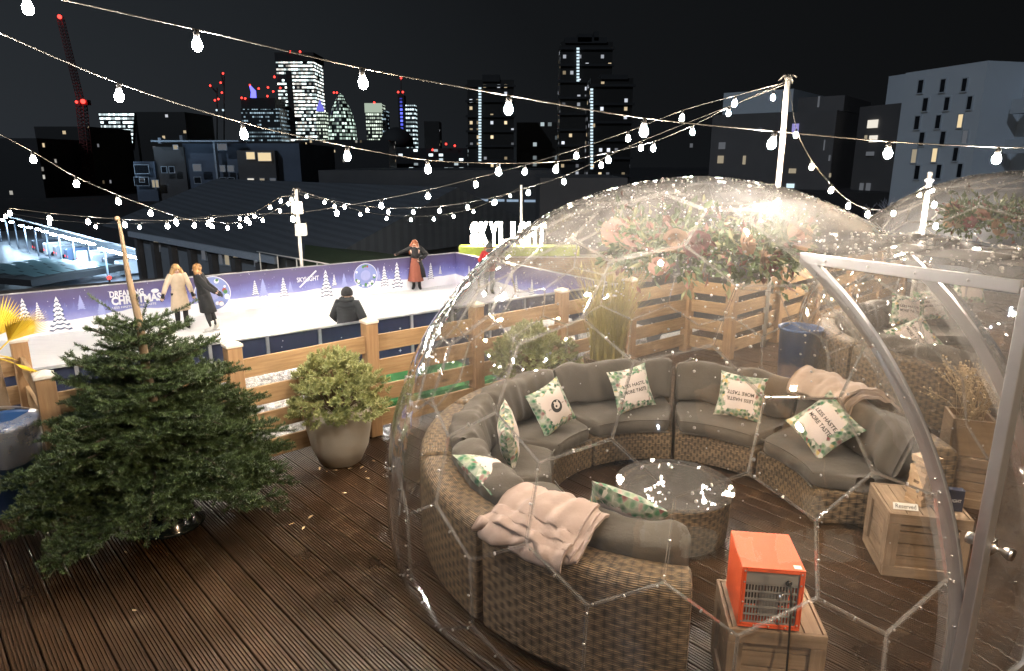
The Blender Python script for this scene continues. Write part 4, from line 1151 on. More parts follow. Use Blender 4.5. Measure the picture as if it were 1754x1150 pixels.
# ================================================================= RINK
ZI, ZB = -1.6, -0.5
RD = Vector((0.8, 0.6, 0)); RN = Vector((0.6, -0.8, 0)); RC = Vector((-2.02, 24.27, 0)); RW = 7.9; RL = 24.0
def rk(u, n, z=0.0):
    """u metres from the far right corner to the left along the far board, n metres towards the deck"""
    p = RC - RD * u + RN * n; return Vector((p.x, p.y, z))
mb = MB()
mb.grid(lambda u, v: rk(RL * u, RW * v, ZI), 24, 8, uvfn=lambda u, v: (RL * u, RW * v)); mb.build('ice_rink', M['ice'], kind='structure')
M['asphalt'] = pbr('dark_asphalt', (0.035, 0.035, 0.037), 0.7, scale=3, bump=0.2)
mb = MB(); mb.prism([(-30, 4), (6.5, 4), (12, 12), (14, 30), (-4, 32), (-32, 14)], ZI - 0.4, ZI - 0.06); mb.build('roof_terrace', M['asphalt'], kind='structure')
def bannermat():
    m, nt, o = new_mat('printed_winter_banner'); t = NT(nt); s = t.n('ShaderNodeSeparateXYZ'); uv = t.coord('UV'); t.l(uv, s.inputs[0])
    n1 = t.noise(t.scale(uv, (0.55, 0, 1)), 1.0, 3, 0.5); n2 = t.noise(t.scale(uv, (1, 1, 1)), 2.2, 5)
    hill = t.m('ADD', 0.13, t.m('MULTIPLY', n1, 0.42))
    sky = t.ramp(t.m('ADD', s.outputs[1], t.m('MULTIPLY', t.m('SUBTRACT', n2, 0.5), 0.35)), [(0.28, (0.42, 0.44, 0.72)), (0.48, (0.15, 0.155, 0.42)), (0.72, (0.085, 0.075, 0.21)), (1.0, (0.075, 0.06, 0.13))])
    far = t.noise(t.scale(uv, (7, 0.12, 1)), 1.6, 4, 0.7)
    ft = t.ramp(t.m('SUBTRACT', t.m('ADD', 0.20, t.m('MULTIPLY', far, 0.75)), s.outputs[1]), [(0.0, 0.0), (0.04, 0.5)])
    sky = t.mix(ft, sky, (0.16, 0.18, 0.46))
    snow = t.ramp(t.m('SUBTRACT', hill, s.outputs[1]), [(0.0, 0.0), (0.02, 1.0)])
    shade = t.mix(t.noise(t.scale(uv, (0.8, 5, 1)), 1.5, 4), (0.72, 0.72, 0.78), (0.86, 0.84, 0.84))
    c = t.mix(snow, sky, shade)
    vo = t.n('ShaderNodeTexVoronoi'); vo.inputs['Scale'].default_value = 11; t.l(uv, vo.inputs['Vector'])
    sc_ = t.n('ShaderNodeSeparateColor'); t.l(vo.outputs['Color'], sc_.inputs[0])
    dot = t.m('MULTIPLY', t.ramp(vo.outputs['Distance'], [(0.07, 1.0), (0.13, 0.0)]), t.m('GREATER_THAN', sc_.outputs[0], 0.45))
    c = t.mix(t.m('MULTIPLY', dot, 0.75), c, (0.75, 0.76, 0.85))
    t.pbr(o, c, 0.45); return m
M['banner'] = bannermat(); M['p_snow'] = pbr('print_snow_white', (0.76, 0.77, 0.80), 0.5, var=0.05); M['p_blue'] = pbr('print_tree_blue', (0.035, 0.06, 0.13), 0.5, var=0.2)
M['p_mist'] = pbr('print_mist_blue', (0.30, 0.33, 0.6), 0.5, var=0.1); M['p_green'] = pbr('print_green', (0.06, 0.2, 0.06), 0.5); M['p_red'] = pbr('print_red', (0.35, 0.05, 0.04), 0.5); M['p_ball'] = pbr('print_globe_blue', (0.20, 0.25, 0.52), 0.5, var=0.3, scale=3)
M['rail'] = pbr('steel_rail', (0.45, 0.46, 0.48), 0.4, 0.7)
HB = ZB - ZI
def board(name, label, O, dirv, L, inward_, mb_extra=None):
    """a rink board from O along dirv; printed face towards inward_"""
    t = thing(name, label, 'rink board', O)
    back = -inward_ * 0.06
    mb = MB(); b = mb.v; n = 40
    mb.grid(lambda u, v: dirv * L * u + Vector((0, 0, HB * v)), n, 6, uvfn=lambda u, v: (L * u, v))
    mb.build('printed_face', M['banner'], t, smooth=False)
    mb = MB(); c = dirv * L / 2 + back * 0.55; rz = math.atan2(dirv.y, dirv.x)
    mb.box((c.x, c.y, HB / 2 - 0.01), (L, 0.04, HB - 0.03), rz)
    mb.build('core', M['navy'], t)
    mb = MB(); mb.box((c.x, c.y, HB + 0.012), (L, 0.075, 0.024), rz); mb.build('top_rail', M['rail'], t)
    return t
far = board('rink_board', 'long far rink board printed with a purple winter night, pines and DREAMING CHRISTMAS', rk(0, 0, ZI), -RD, RL, RN)
ARTM = [M['p_snow'], M['p_blue'], M['p_mist'], M['p_ball'], M['p_green'], M['p_red']]
art = MB()
def flush(name, par):
    global art
    art.build(name, ARTM, par, smooth=False); art = MB()
def fpt(u, v, lift=0.004): return -RD * u + Vector((0, 0, v)) + RN * lift
def pine(u, v, h, rd, mis=(1, 0), lean=0.0, lift=0.004, w=0.42):
    tiers = 7
    for k in range(tiers):
        f = k / tiers; sp = h * 0.94 / tiers; zb = v + h * 0.06 + sp * k; ww = h * w * (1 - f * 0.90) * 0.62 * rd.uniform(0.85, 1.15); m = 6
        for layer, mi in enumerate(mis):
            o = len(art.v); lf = lift + k * 0.0012 + layer * 0.0006
            for j in range(m + 1):
                x = -ww + 2 * ww * j / m; d = -sp * (0.32 * (j % 2) + 0.35 * (abs(x) / ww))
                art.v.append(tuple(fpt(u + x * (1 if not layer else 0.90), zb + d + (sp * 0.30 if layer else 0), lf)))
            art.v.append(tuple(fpt(u, min(zb + sp * (1.6 if layer else 2.0), v + h), lf)))
            for j in range(m): art.face((o + j, o + j + 1, o + m + 1), None, mi)
def uv_at(x, y):
    A = rk(0, 0); B = rk(10, 0); p = online(x, y, A, B); return -(p - Vector((RC.x, RC.y, 0))).dot(RD), p.z - ZI
rd = random.Random(2)
for x, yb, yt in ((105, 566, 507), (46, 560, 510), (68, 548, 517), (140, 530, 505), (175, 540, 512), (22, 560, 530), (438, 506, 480), (452, 508, 477), (487, 508, 475), (498, 502, 482), (560, 508, 462), (573, 490, 470), (590, 492, 468), (648, 480, 458), (659, 490, 455), (681, 493, 449), (705, 470, 446), (724, 472, 450), (738, 478, 450), (754, 470, 455)):
    u, vb = uv_at(x, yb); _, vt = uv_at(x, yt)
    if vb < 0.02: vb = 0.02
    small = (yb - yt) < 32
    pine(u, vb, max(0.15, vt - vb), rd, (2, 2) if small and rd.random() < 0.5 else (1, 0)); flush('printed_pine', far)
def globe(x, y, rpx):
    u, v = uv_at(x, y); u2, _ = uv_at(x + rpx, y); r_ = abs(u2 - u) * 1.0; v = max(v, 0.52)
    r_ = min(r_, 0.50)
    def disc(r0, r1, mi, lf, du=0, dv=0):
        o = len(art.v); n = 30
        for j in range(n):
            a = 2 * PI * j / n
            for q in (r0, r1): art.v.append(tuple(fpt(u + du + q * math.cos(a), v + dv + q * math.sin(a), lf)))
        for j in range(n): art.face((o + 2 * j, o + 2 * j + 1, o + 2 * ((j + 1) % n) + 1, o + 2 * ((j + 1) % n)), None, mi)
    disc(0.001, r_, 3, 0.012); disc(r_ * 0.96, r_, 0, 0.014)
    disc(0.001, r_ * 0.42, 2, 0.015, 0, 0.02)
    for k in range(26):
        a = rd.uniform(2.6, 6.8) if k % 5 else rd.uniform(1.2, 2.0); q = r_ * rd.uniform(0.62, 0.84)
        disc(0.001, r_ * rd.uniform(0.06, 0.14), rd.choice([4, 4, 0, 0, 5]), 0.016 + k * 0.0004, q * math.cos(a), q * math.sin(a))
globe(364, 503, 34); flush('printed_globe', far); globe(626, 473, 20); flush('printed_globe', far)
def btext(body, x0, x1, y, h, mi=0, bold=0.03, slant=0.0):
    u0, v = uv_at(x0, y); u1, v1 = uv_at(x1, y); uc = (u0 + u1) / 2; v = uv_at((x0 + x1) / 2, y)[1]
    add_text(art, body, abs(u0 - u1), h, lambda a, b: fpt(uc - a, v + b, 0.022), mi, bold); flush('lettering', far)
btext('DREAMING', 187, 246, 502, 0.17); btext('CHRISTMAS', 190, 277, 512, 0.23, bold=0.045); btext('LESS HASTE, MORE TASTE', 192, 268, 524, 0.07, bold=0.01)
btext('SKYLIGHT', 508, 546, 478, 0.15, bold=0.015)
u, v = uv_at(527, 478); art.poly([fpt(u + .3, v - .22, .024), fpt(u + .26, v - .25, .024), fpt(u - .3, v + .22, .024), fpt(u - .26, v + .25, .024)][::-1], 0)
flush('slash_mark', far)
u, v = uv_at(265, 497); art.poly([fpt(u + 0.10 * math.cos(a), v - 0.02 + 0.06 * math.sin(a), 0.022) for a in np.linspace(0, 2 * PI, 15)[:-1]], 0); flush('emblem', far)
end = board('rink_board', 'short shaded end rink board at the far right corner of the ice', rk(0, 0, ZI), RN, RW, -RD)
art = MB(); _f = fpt
fpt = lambda u, v, lift=0.004: RN * u + Vector((0, 0, v)) - RD * lift
for u in (0.9, 1.7, 2.4, 3.6, 4.4, 5.6, 6.5): pine(u, 0.25, rd.uniform(.35, .62), rd); flush('printed_pine', end)
fpt = _f
# near board: we see its dark outer face
t = thing('rink_board', 'near rink board with black outer panels, white stars and TOBACCO DOCK lettering, beyond the fence', 'rink board', rk(0, RW, ZI))
d = -RD; rz = math.atan2(d.y, d.x); pw = 1.02; k = 0
mb = MB(); c = d * RL / 2; mb.box((c.x - RN.x * .02, c.y - RN.y * .02, HB / 2), (RL, 0.02, HB - 0.02), rz); mb.build('printed_face', M['white_paint'], t)
mb = MB(); mb.box((c.x + RN.x * .02, c.y + RN.y * .02, HB + 0.012), (RL, 0.10, 0.026), rz)
for k in range(int(RL / pw) + 1):
    p = d * pw * k + RN * 0.045; mb.box((p.x, p.y, HB / 2), (0.055, 0.05, HB - 0.004), rz)
mb.build('steel_frame', M['rail'], t)
for k in range(int(RL / pw)):
    p = d * pw * (k + 0.5) + RN * 0.02
    mb = MB(); mb.box((p.x, p.y, HB / 2), (pw - 0.06, 0.022, HB - 0.03), rz)
    rr = random.Random(k); P = lambda x, z: p + d * (-x) + RN * 0.014 + Vector((0, 0, z)); o = 0
    for _ in range(5):
        sx, sz, s_ = rr.uniform(-.4, .4), rr.uniform(.12, 1.0), rr.uniform(.015, .055)
        pts = []
        for j in range(8):
            a = 2 * PI * j / 8; q = s_ if j % 2 == 0 else s_ * 0.22; pts.append(P(sx + q * math.cos(a), sz + q * math.sin(a)))
        mb.poly(pts[::-1], 1)
    if k % 2 == 0: add_text(mb, 'TOBACCO DOCK', 0.46, 0.065, lambda x, y: P(x - 0.05, 0.62 + y), 1, 0.02)
    mb.build('panel', [M['navy'], M['white_ink']], t)
# things on the lower level between deck and rink
def wrapped(label, loc, size, rz):
    t = thing('wrapped_stack', label, 'wrapped stack', loc, rz, 'stacks under clear wrap below the deck')
    mb = MB(); r_ = random.Random(label); w, dd, h = size
    def fn(u, v):
        a = 2 * PI * u; c, s_ = math.cos(a), math.sin(a); e = 0.25
        x = math.copysign(abs(c) ** e, c) * w / 2; y = math.copysign(abs(s_) ** e, s_) * dd / 2
        k = 1 - max(0, v - 0.8) * 0.4
        return (x * k + 0.015 * math.sin(v * 20 + u * 40), y * k + 0.015 * math.sin(v * 17 + u * 31), h * v)
    mb.grid(fn, 40, 14, 0, True, True); n = 14 * 40; mb.face([n + i for i in range(40)]); mb.build('wrap', M['foil'], t)
    mb = MB()
    for q in (-.35, 0, .35): mb.box((q * w, 0, 0.05), (0.1, dd, 0.1))
    mb.build('pallet', M['box_wood'], t)
for i, (x, y, z) in enumerate(((450, 628, -0.75), (500, 668, -1.0), (925, 548, -0.6), (1050, 560, -0.8), (1190, 575, -0.8))):
    p = onz(x, y, z); wrapped(['clear wrapped stack behind the fence between fir tree and potted shrub', 'lower clear wrapped stack behind the potted shrub', 'clear wrapped stack behind the fence, seen through the left of the dome',
        'clear wrapped stack behind the tall grass', 'clear wrapped stack behind the far fence corner'][i], (p.x, p.y, ZI - 0.05), (1.3, 1.0, z - ZI + 0.05), R(38))
M['turf'] = pbr('green_turf', (0.02, 0.12, 0.03), 0.9, var=0.3, scale=30)
p = onz(705, 650, -1.5); mb = MB(); mb.box((0, 0, 0), (3.0, 1.6, 0.10), R(37)); o = mb.build('turf_mat', M['turf'], loc=(p.x, p.y, -1.60)); tag(o, 'strip of green artificial turf behind the fence, left of the dome', 'turf')
p2 = p + Vector((-0.5, 0.75, 0)); mb = MB(); mb.tube([(-1.7, -1.25, 0), (1.7, 1.25, 0)], 0.06, 10); o = mb.build('drain_pipe', M['white_paint'], loc=(p2.x, p2.y, -1.42)); tag(o, 'white pipe lying along the green turf behind the fence', 'pipe')
SKY_S, EXPO, LAMP, WINL = 0.055, 0.0, 1050.0, 0.8
# ================================================================= PEOPLE
M['skin'] = pbr('skin', (0.58, 0.38, 0.30), 0.55, var=0.06)
CL = {k: pbr('cloth_' + k, c, 0.85, var=0.15, scale=12, bump=0.2, bscale=60) for k, c in dict(beige_wool=(0.62, 0.49, 0.35), black_wool=(0.012, 0.012, 0.013), puffer=(0.016, 0.018, 0.021), rust=(0.24, 0.075, 0.045), red=(0.42, 0.03, 0.03), jeans=(0.10, 0.12, 0.16), dark=(0.015, 0.014, 0.015), fur=(0.36, 0.30, 0.22), knit=(0.10, 0.10, 0.09), white=(0.6, 0.58, 0.54)).items()}
HAIR = {k: pbr('hair_' + k, c, 0.5, var=0.3, scale=30) for k, c in dict(blond=(0.40, 0.24, 0.10), fair=(0.36, 0.18, 0.065), red=(0.26, 0.075, 0.025), dark=(0.02, 0.015, 0.012)).items()}
DJ = dict(pelvis=(0, 0, .95), spine=(0, 0, 1.12), chest=(0, 0, 1.30), neck=(0, .005, 1.45), skull=(0, -.01, 1.545), crown=(0, -.005, 1.655),
          sl=(.165, 0, 1.385), el=(.22, .02, 1.12), wl=(.23, -.04, .89), sr=(-.165, 0, 1.385), er=(-.22, .02, 1.12), wr=(-.23, -.04, .89),
          hl=(.09, 0, .90), kl=(.10, -.02, .50), al=(.10, .02, .09), tl=(.11, -.13, .035), hr=(-.09, 0, .90), kr=(-.10, -.02, .50), ar=(-.10, .02, .09), tr=(-.11, -.13, .035))
def person(label, loc, rz, k, pose, outfit, group='skaters on the ice'):
    J = dict(DJ); J.update(pose); J = {a: Vector(b) for a, b in J.items()}
    t = thing('person', label, 'person', loc, rz, group); t.scale = (k, k, k)
    V, E, Rr = [], [], []
    def add(p, r, par=None):
        V.append(tuple(p)); Rr.append(r); i = len(V) - 1
        if par is not None: E.append((par, i))
        return i
    pe = add(J['pelvis'], .125); sp = add(J['spine'], .11, pe); ch = add(J['chest'], .125, sp); ne = add(J['neck'], .052, ch)
    jaw = add(J['neck'].lerp(J['skull'], .6) + Vector((0, -.018, 0)), .062, ne); sk = add(J['skull'], .085, jaw); cr = add(J['crown'], .06, sk)
    for s_ in 'lr':
        a = add(J['s' + s_], .062, ch); b = add(J['e' + s_], .043, a); c = add(J['w' + s_], .027, b)
        d = (J['w' + s_] - J['e' + s_]).normalized(); side = d.cross(Vector((0, 1, 0.2))).normalized(); pl_ = add(J['w' + s_] + d * .05, .034, c)
        for q in range(4):
            f1 = add(J['w' + s_] + d * .095 + side * (q - 1.5) * .021, .010, pl_); add(J['w' + s_] + d * (.150 + (.015, .028, .024, 0)[q]) + side * (q - 1.5) * .022 + Vector((0, -.02, 0)), .0075, f1)
        th = add(J['w' + s_] + d * .055 + side * .045, .011, c); add(J['w' + s_] + d * .095 + side * .062, .008, th)
        a = add(J['h' + s_], .092, pe); b = add(J['k' + s_], .060, a); c = add(J['a' + s_], .038, b); add(J['t' + s_], .034, c)
    me = bpy.data.meshes.new('body'); me.from_pydata(V, E, []); me.materials.append(M['skin'])
    o = bpy.data.objects.new('body', me); COL.objects.link(o); o.parent = t
    md = o.modifiers.new('Skin', 'SKIN'); md.use_smooth_shade = True
    for i, r_ in enumerate(Rr): me.skin_vertices[0].data[i].radius = (r_, r_)
    me.skin_vertices[0].data[0].use_root = True
    o.modifiers.new('Subsurf', 'SUBSURF').render_levels = 1; o.modifiers['Subsurf'].levels = 1
    hd = J['skull']; up = (J['crown'] - J['neck']).normalized(); fy = outfit.get('face', Vector((0, -1, 0))); fy = Vector(fy).normalized(); fx = up.cross(fy).normalized()
    fm = MB()
    fm.ball(hd + fy * .088 - up * .012, .015, 8, 6, 0, 1, 1, 1.5)
    for sx in (-1, 1):
        fm.ball(hd + fy * .078 + fx * sx * .033 + up * .018, .010, 8, 6, 1); fm.ball(hd + fx * sx * .088 - up * .01, .022, 8, 6, 0, .5, 1, 1.3)
    fm.ball(hd + fy * .076 - up * .052, .012, 8, 6, 2, 1.8, .6, .5)
    fm.build('face', [M['skin'], M['ink'], CL['rust']], t)
    # trousers / tights and boots with blades
    mb = MB()
    for s_ in 'lr': mb.tube([J['h' + s_] + Vector((0, 0, .05)), J['h' + s_].lerp(J['k' + s_], .5), J['k' + s_], J['k' + s_].lerp(J['a' + s_], .4), J['a' + s_] + Vector((0, 0, .06))], [.105, .092, .068, .064, .050], 12)
    mb.lathe([(.13, .84), (.16, .92), (.15, 1.04), (.12, 1.06)], 16, (J['pelvis'].x, J['pelvis'].y, 0), 0, True, 1, .78)
    mb.build('trousers', CL[outfit.get('legs', 'dark')], t)
    for s_ in 'lr':
        a, q = J['a' + s_], J['t' + s_]; mb = MB()
        mb.tube([a + Vector((0, .01, .20)), a + Vector((0, .005, .10)), a + Vector((0, 0, .03)), a.lerp(q, .45), q + Vector((0, 0, .01))], [.052, .050, .055, .052, .036], 10)
        dv = (q - a); dv.z = 0; dv.normalize(); c = (a + q) / 2; c.z = 0.014
        mb.box(c, (.27, .006, .022), math.atan2(dv.y, dv.x), 1)
        mb.build('skate', [CL[outfit.get('boots', 'dark')], M['metal']], t)
    # coat
    mb = MB(); C = outfit['coat']; rings = outfit['rings']
    n = 20; b = 0
    for (cx, cy, z, rx, ry) in rings:
        for j in range(n):
            a = 2 * PI * j / n; f = 1 + (0.05 * math.sin(5 * a + 1) + 0.03 * math.sin(9 * a)) * max(0, (0.95 - z)) * 1.4
            mb.v.append((cx + rx * math.cos(a) * f, cy + ry * math.sin(a) * f, z))
    for i in range(len(rings) - 1):
        for j in range(n): mb.face((i * n + j, i * n + n + j, i * n + n + (j + 1) % n, i * n + (j + 1) % n), None, 0, True)
    mb.face([j for j in range(n)]); 
    ar = outfit.get('arm', 1.0)
    for s_ in 'lr':
        p, q, w = J['s' + s_], J['e' + s_], J['w' + s_]
        mb.tube([p.lerp(J['chest'], .45) + Vector((0, 0, .03)), p, p.lerp(q, .5), q, q.lerp(w, .5), w.lerp(q, .06)], [.070 * ar, .082 * ar, .074 * ar, .066 * ar, .060 * ar, .052 * ar], 12)
    if outfit.get('quilt'):
        for z in np.linspace(.86, 1.36, 9): mb.lathe([(.215, -.026), (.238, 0), (.215, .026)], 24, (0, 0, z), 0, True, 1, .74, (False, False))
    mb.build('coat', CL[C], t)
    if outfit.get('belt'):
        mb = MB(); mb.lathe([(.163, -.025), (.170, 0), (.163, .025)], 20, (0, 0, 1.06), 0, True, 1, .80, (False, False)); mb.build('belt', CL[C], t)
    if outfit.get('skirt'):
        mb = MB(); rg = [(-.01, 0, 1.08, .135, .115), (-.015, -.01, .9, .165, .15), (-.02, -.02, .6, .21, .2), (-.02, -.03, .30, .26, .25)]
        for (cx, cy, z, rx, ry) in rg:
            for j in range(36):
                a = 2 * PI * j / 36; f = 1 + .05 * math.sin(11 * a) * (1.1 - z); mb.v.append((cx + rx * math.cos(a) * f, cy + ry * math.sin(a) * f, z))
        for i in range(3):
            for j in range(36): mb.face((i * 36 + j, i * 36 + 36 + j, i * 36 + 36 + (j + 1) % 36, i * 36 + (j + 1) % 36), None, 0, True)
        mb.build('skirt', CL[outfit['skirt']], t)
        mb = MB(); mb.lathe([(.125, 1.05), (.145, 1.2), (.13, 1.33), (.09, 1.40)], 18, (0, -.022, 0), 0, True, 1, .80); mb.build('top', CL['dark'], t)
    if outfit.get('gloves', True):
        for s_ in 'lr':
            w = J['w' + s_]; d = (w - J['e' + s_]).normalized(); side = d.cross(Vector((0, 1, 0.2))).normalized(); mb = MB()
            mb.tube([w - d * .03, w + d * .02, w + d * .06, w + d * .10], [.036, .034, .042, .036], 10)
            for q in range(4): mb.tube([w + d * .09 + side * (q - 1.5) * .021, w + d * .13 + side * (q - 1.5) * .022, w + d * (.160 + (.012, .026, .022, 0)[q]) + side * (q - 1.5) * .022 + Vector((0, -.02, 0))], [.014, .012, .009], 6)
            mb.tube([w + d * .03 + side * .03, w + d * .065 + side * .055, w + d * .10 + side * .064], [.015, .013, .010], 6)
            mb.build('glove', CL['dark'], t)
    h = outfit.get('hair')
    bk = -fy
    if h:
        mb = MB(); mb.ball(hd + bk * .028 + up * .022, .105, 16, 12, 0, 1, 1, 1.06)
        L = outfit.get('hair_len', .3)
        for sx in np.linspace(-1, 1, 7):
            s0 = hd + fx * sx * .085 + bk * (.05 - .05 * abs(sx)) + up * .03; e = s0 - Vector((0, 0, L * (1 - .12 * abs(sx)))) + fx * sx * .05 + bk * .045 + Vector(outfit.get('sway', (0, 0, 0)))
            mb.tube([s0, s0.lerp(e, .35) + fx * sx * .022, s0.lerp(e, .7) + fx * sx * .012, e], [.045, .050, .044, .014], 8)
        mb.build('hair', HAIR[h], t)
    hat = outfit.get('hat')
    if hat:
        mb = MB(); mb.lathe([(.112, -.03), (.116, .0), (.113, .045), (.085, .10), (.03, .135), (.001, .14)], 18, tuple(hd + up * .035)); 
        if hat == 'bobble': mb.ball(hd + up * .20, .04, 10, 8)
        mb.build('hat', CL['knit' if hat == 'bobble' else 'dark'], t)
    if outfit.get('collar'):
        mb = MB(); c = J['neck'] + Vector((0, .01, .015))
        mb.lathe([(.10, -.05), (.145, -.02), (.15, .03), (.11, .06)], 18, tuple(c), 0, True, 1, .85, (False, False)); mb.build('hood', CL[outfit['collar']], t)
    if outfit.get('scarf'):
        mb = MB(); mb.lathe([(.09, -.07), (.125, -.04), (.13, .02), (.10, .06)], 18, tuple(J['neck'] + Vector((0, -.03, .0)))); mb.build('scarf', CL['knit'], t)
    return t
LONG = [(0, 0, .50, .235, .185), (0, 0, .70, .215, .17), (0, 0, .95, .185, .15), (0, 0, 1.08, .160, .125), (0, 0, 1.25, .185, .135), (0, 0, 1.38, .175, .115), (0, 0, 1.44, .09, .075)]
def lean(rings, dx, dy): return [(cx + dx * (z - .3), cy + dy * (z - .3), z, rx, ry) for cx, cy, z, rx, ry in rings]
def lj(j, dx, dy): return {k: (v[0] + dx * max(0, v[2] - .3), v[1] + dy * max(0, v[2] - .3), v[2]) for k, v in j.items()}
p = onz(364, 568, ZI)
jj = dict(DJ); jj.update(el=(.26, .17, 1.15), wl=(.28, .36, 1.00), er=(-.24, .10, 1.12), wr=(-.26, .26, .95), tl=(.11, -.15, .035), ar=(-.09, .10, .09), tr=(-.10, -.05, .035), kr=(-.10, .03, .5))
person('woman in a long black coat with shoulder length fair hair leaning forward on skates', p, R(-78), 1.06, lj(jj, 0, -.16), dict(coat='black_wool', rings=lean(LONG, 0, -.16), hair='fair', hair_len=.24, face=(0.0, -1, -.15), boots='white'))
p = onz(314, 563, ZI)
jj = dict(DJ); jj.update(el=(.25, -.04, 1.13), wl=(.27, -.16, .93), er=(-.30, -.02, 1.14), wr=(-.40, -.10, .95))
person('woman in a belted beige coat with long blond hair skating towards the black-coated woman', p, R(42), 1.02, jj, dict(coat='beige_wool', rings=LONG, hair='blond', hair_len=.36, belt=True, face=(.15, -1, -.25)))
p = onz(714, 496, ZI)
jj = dict(DJ); jj.update(er=(-.42, .10, 1.28), wr=(-.66, .22, 1.17), el=(.36, .08, 1.18), wl=(.20, -.03, 1.05), al=(.09, .03, .09), tl=(.16, -.10, .035), skull=(-.02, -.01, 1.545), crown=(-.05, 0, 1.655))
OPEN = [(.05, .045, .42, .27, .19), (.04, .045, .70, .23, .165), (.01, .04, .95, .185, .14), (0, .03, 1.10, .165, .115), (0, .02, 1.25, .19, .125), (0, .01, 1.38, .175, .11), (0, .015, 1.44, .09, .07)]
person('red haired woman in open black coat and long rust skirt leaning on the far board', p, R(-6), 1.02, jj, dict(coat='black_wool', rings=OPEN, hair='red', hair_len=.42, skirt='rust', sway=(-.07, 0, 0), face=(-.1, -1, .05)))
p = onz(602, 636, ZI)
PUFF = [(0, 0, .80, .215, .165), (0, 0, .92, .225, .17), (0, 0, 1.10, .225, .17), (0, 0, 1.28, .23, .165), (0, 0, 1.40, .205, .135), (0, 0, 1.46, .10, .09)]
jj = dict(DJ); jj.update(el=(.31, -.02, 1.13), wl=(.26, -.20, .98), er=(-.31, .02, 1.12), wr=(-.33, -.06, .90))
person('man in a black quilted jacket and beanie seen from behind at the near rink board', p, R(172), 1.05, jj, dict(coat='puffer', rings=PUFF, quilt=True, hat='beanie', collar='puffer', arm=1.22))
p = onz(838, 504, ZI)
JK = [(0, 0, .78, .215, .17), (0, 0, .95, .22, .17), (0, 0, 1.15, .215, .165), (0, 0, 1.30, .21, .155), (0, 0, 1.40, .19, .13), (0, 0, 1.46, .10, .09)]
jj = dict(DJ); jj.update(er=(-.30, .06, 1.14), wr=(-.20, -.08, .99), el=(.30, .04, 1.13), wl=(.22, -.12, .98))
person('person in a red jacket, jeans and striped bobble hat standing by the end rink board', p, R(22), 1.0, jj, dict(coat='red', rings=JK, legs='jeans', hat='bobble', collar='fur', scarf=True, hair='fair', hair_len=.16, arm=1.15))

# ================================================================= POLES, STRING LIGHTS
def pole(label, x, y, z0, z1, r=0.035, head=False, boxes=()):
    t = thing('lighting_pole', label, 'pole', (x, y, z0), 0, 'white poles carrying the string lights')
    mb = MB(); mb.tube([(0, 0, 0), (0, 0, z1 - z0)], r, 12); mb.lathe([(r * 2.4, 0), (r * 2.4, .015), (r, .02)], 12); mb.build('shaft', M['white_paint'], t)
    if head:
        mb = MB(); rr = random.Random(1)
        for k in range(9):
            a = 6.28 * k / 9; mb.tube([(0, 0, z1 - z0 - .02), (.06 * math.cos(a), .06 * math.sin(a), z1 - z0 + .05), (.12 * math.cos(a), .12 * math.sin(a), z1 - z0 - rr.uniform(-.02, .06))], .008, 5)
        mb.ball((0, 0, z1 - z0 + .01), .05, 10, 6); mb.build('cable_knot', M['cable'], t)
    for dx, z, w, h in boxes:
        mb = MB(); mb.box((dx, -.12, z - z0), (w, .26, h), taper=0.92); mb.box((dx, -.255, z - z0), (w * .8, .012, h * .8), mi=1); mb.build('loudspeaker', [M['white_paint'], M['cap']], t, bevel=.02)
    return t
pa = online(517, 458, rk(0, -.25), rk(10, -.25)); PAx = (pa.x, pa.y); za = ony(512, 325, pa.y).z
pole('white pole behind the far rink board carrying two white loudspeakers', pa.x, pa.y, ZI - .1, za, .05, True, ((0.03, ony(513, 356, pa.y).z, .30, .36), (0.10, ony(519, 393, pa.y).z, .30, .36)))
PCx = (3.75, 9.85); zc = ony(1319, 135, PCx[1]).z
pole('tall white pole near the far deck corner with a tangle of cable on top', *PCx, -.1, zc, .036, True)
PBx = (ony(893, 318, 27.5).x, 27.5); zb = ony(893, 317, 27.5).z
pole('white pole standing behind the glowing roof letters', *PBx, -1.6, zb, .045)
PDx = (ony(1594, 295, 10.7).x, 10.7); zd = ony(1594, 295, 10.7).z
t = pole('white pole with a short crosspiece behind the second dome', *PDx, 0, zd, .035); mb = MB(); mb.tube([(-.06, 0, zd - .12), (.06, 0, zd - .12)], .02, 8); mb.build('crosspiece', M['white_paint'], t)
bulb_me = {}
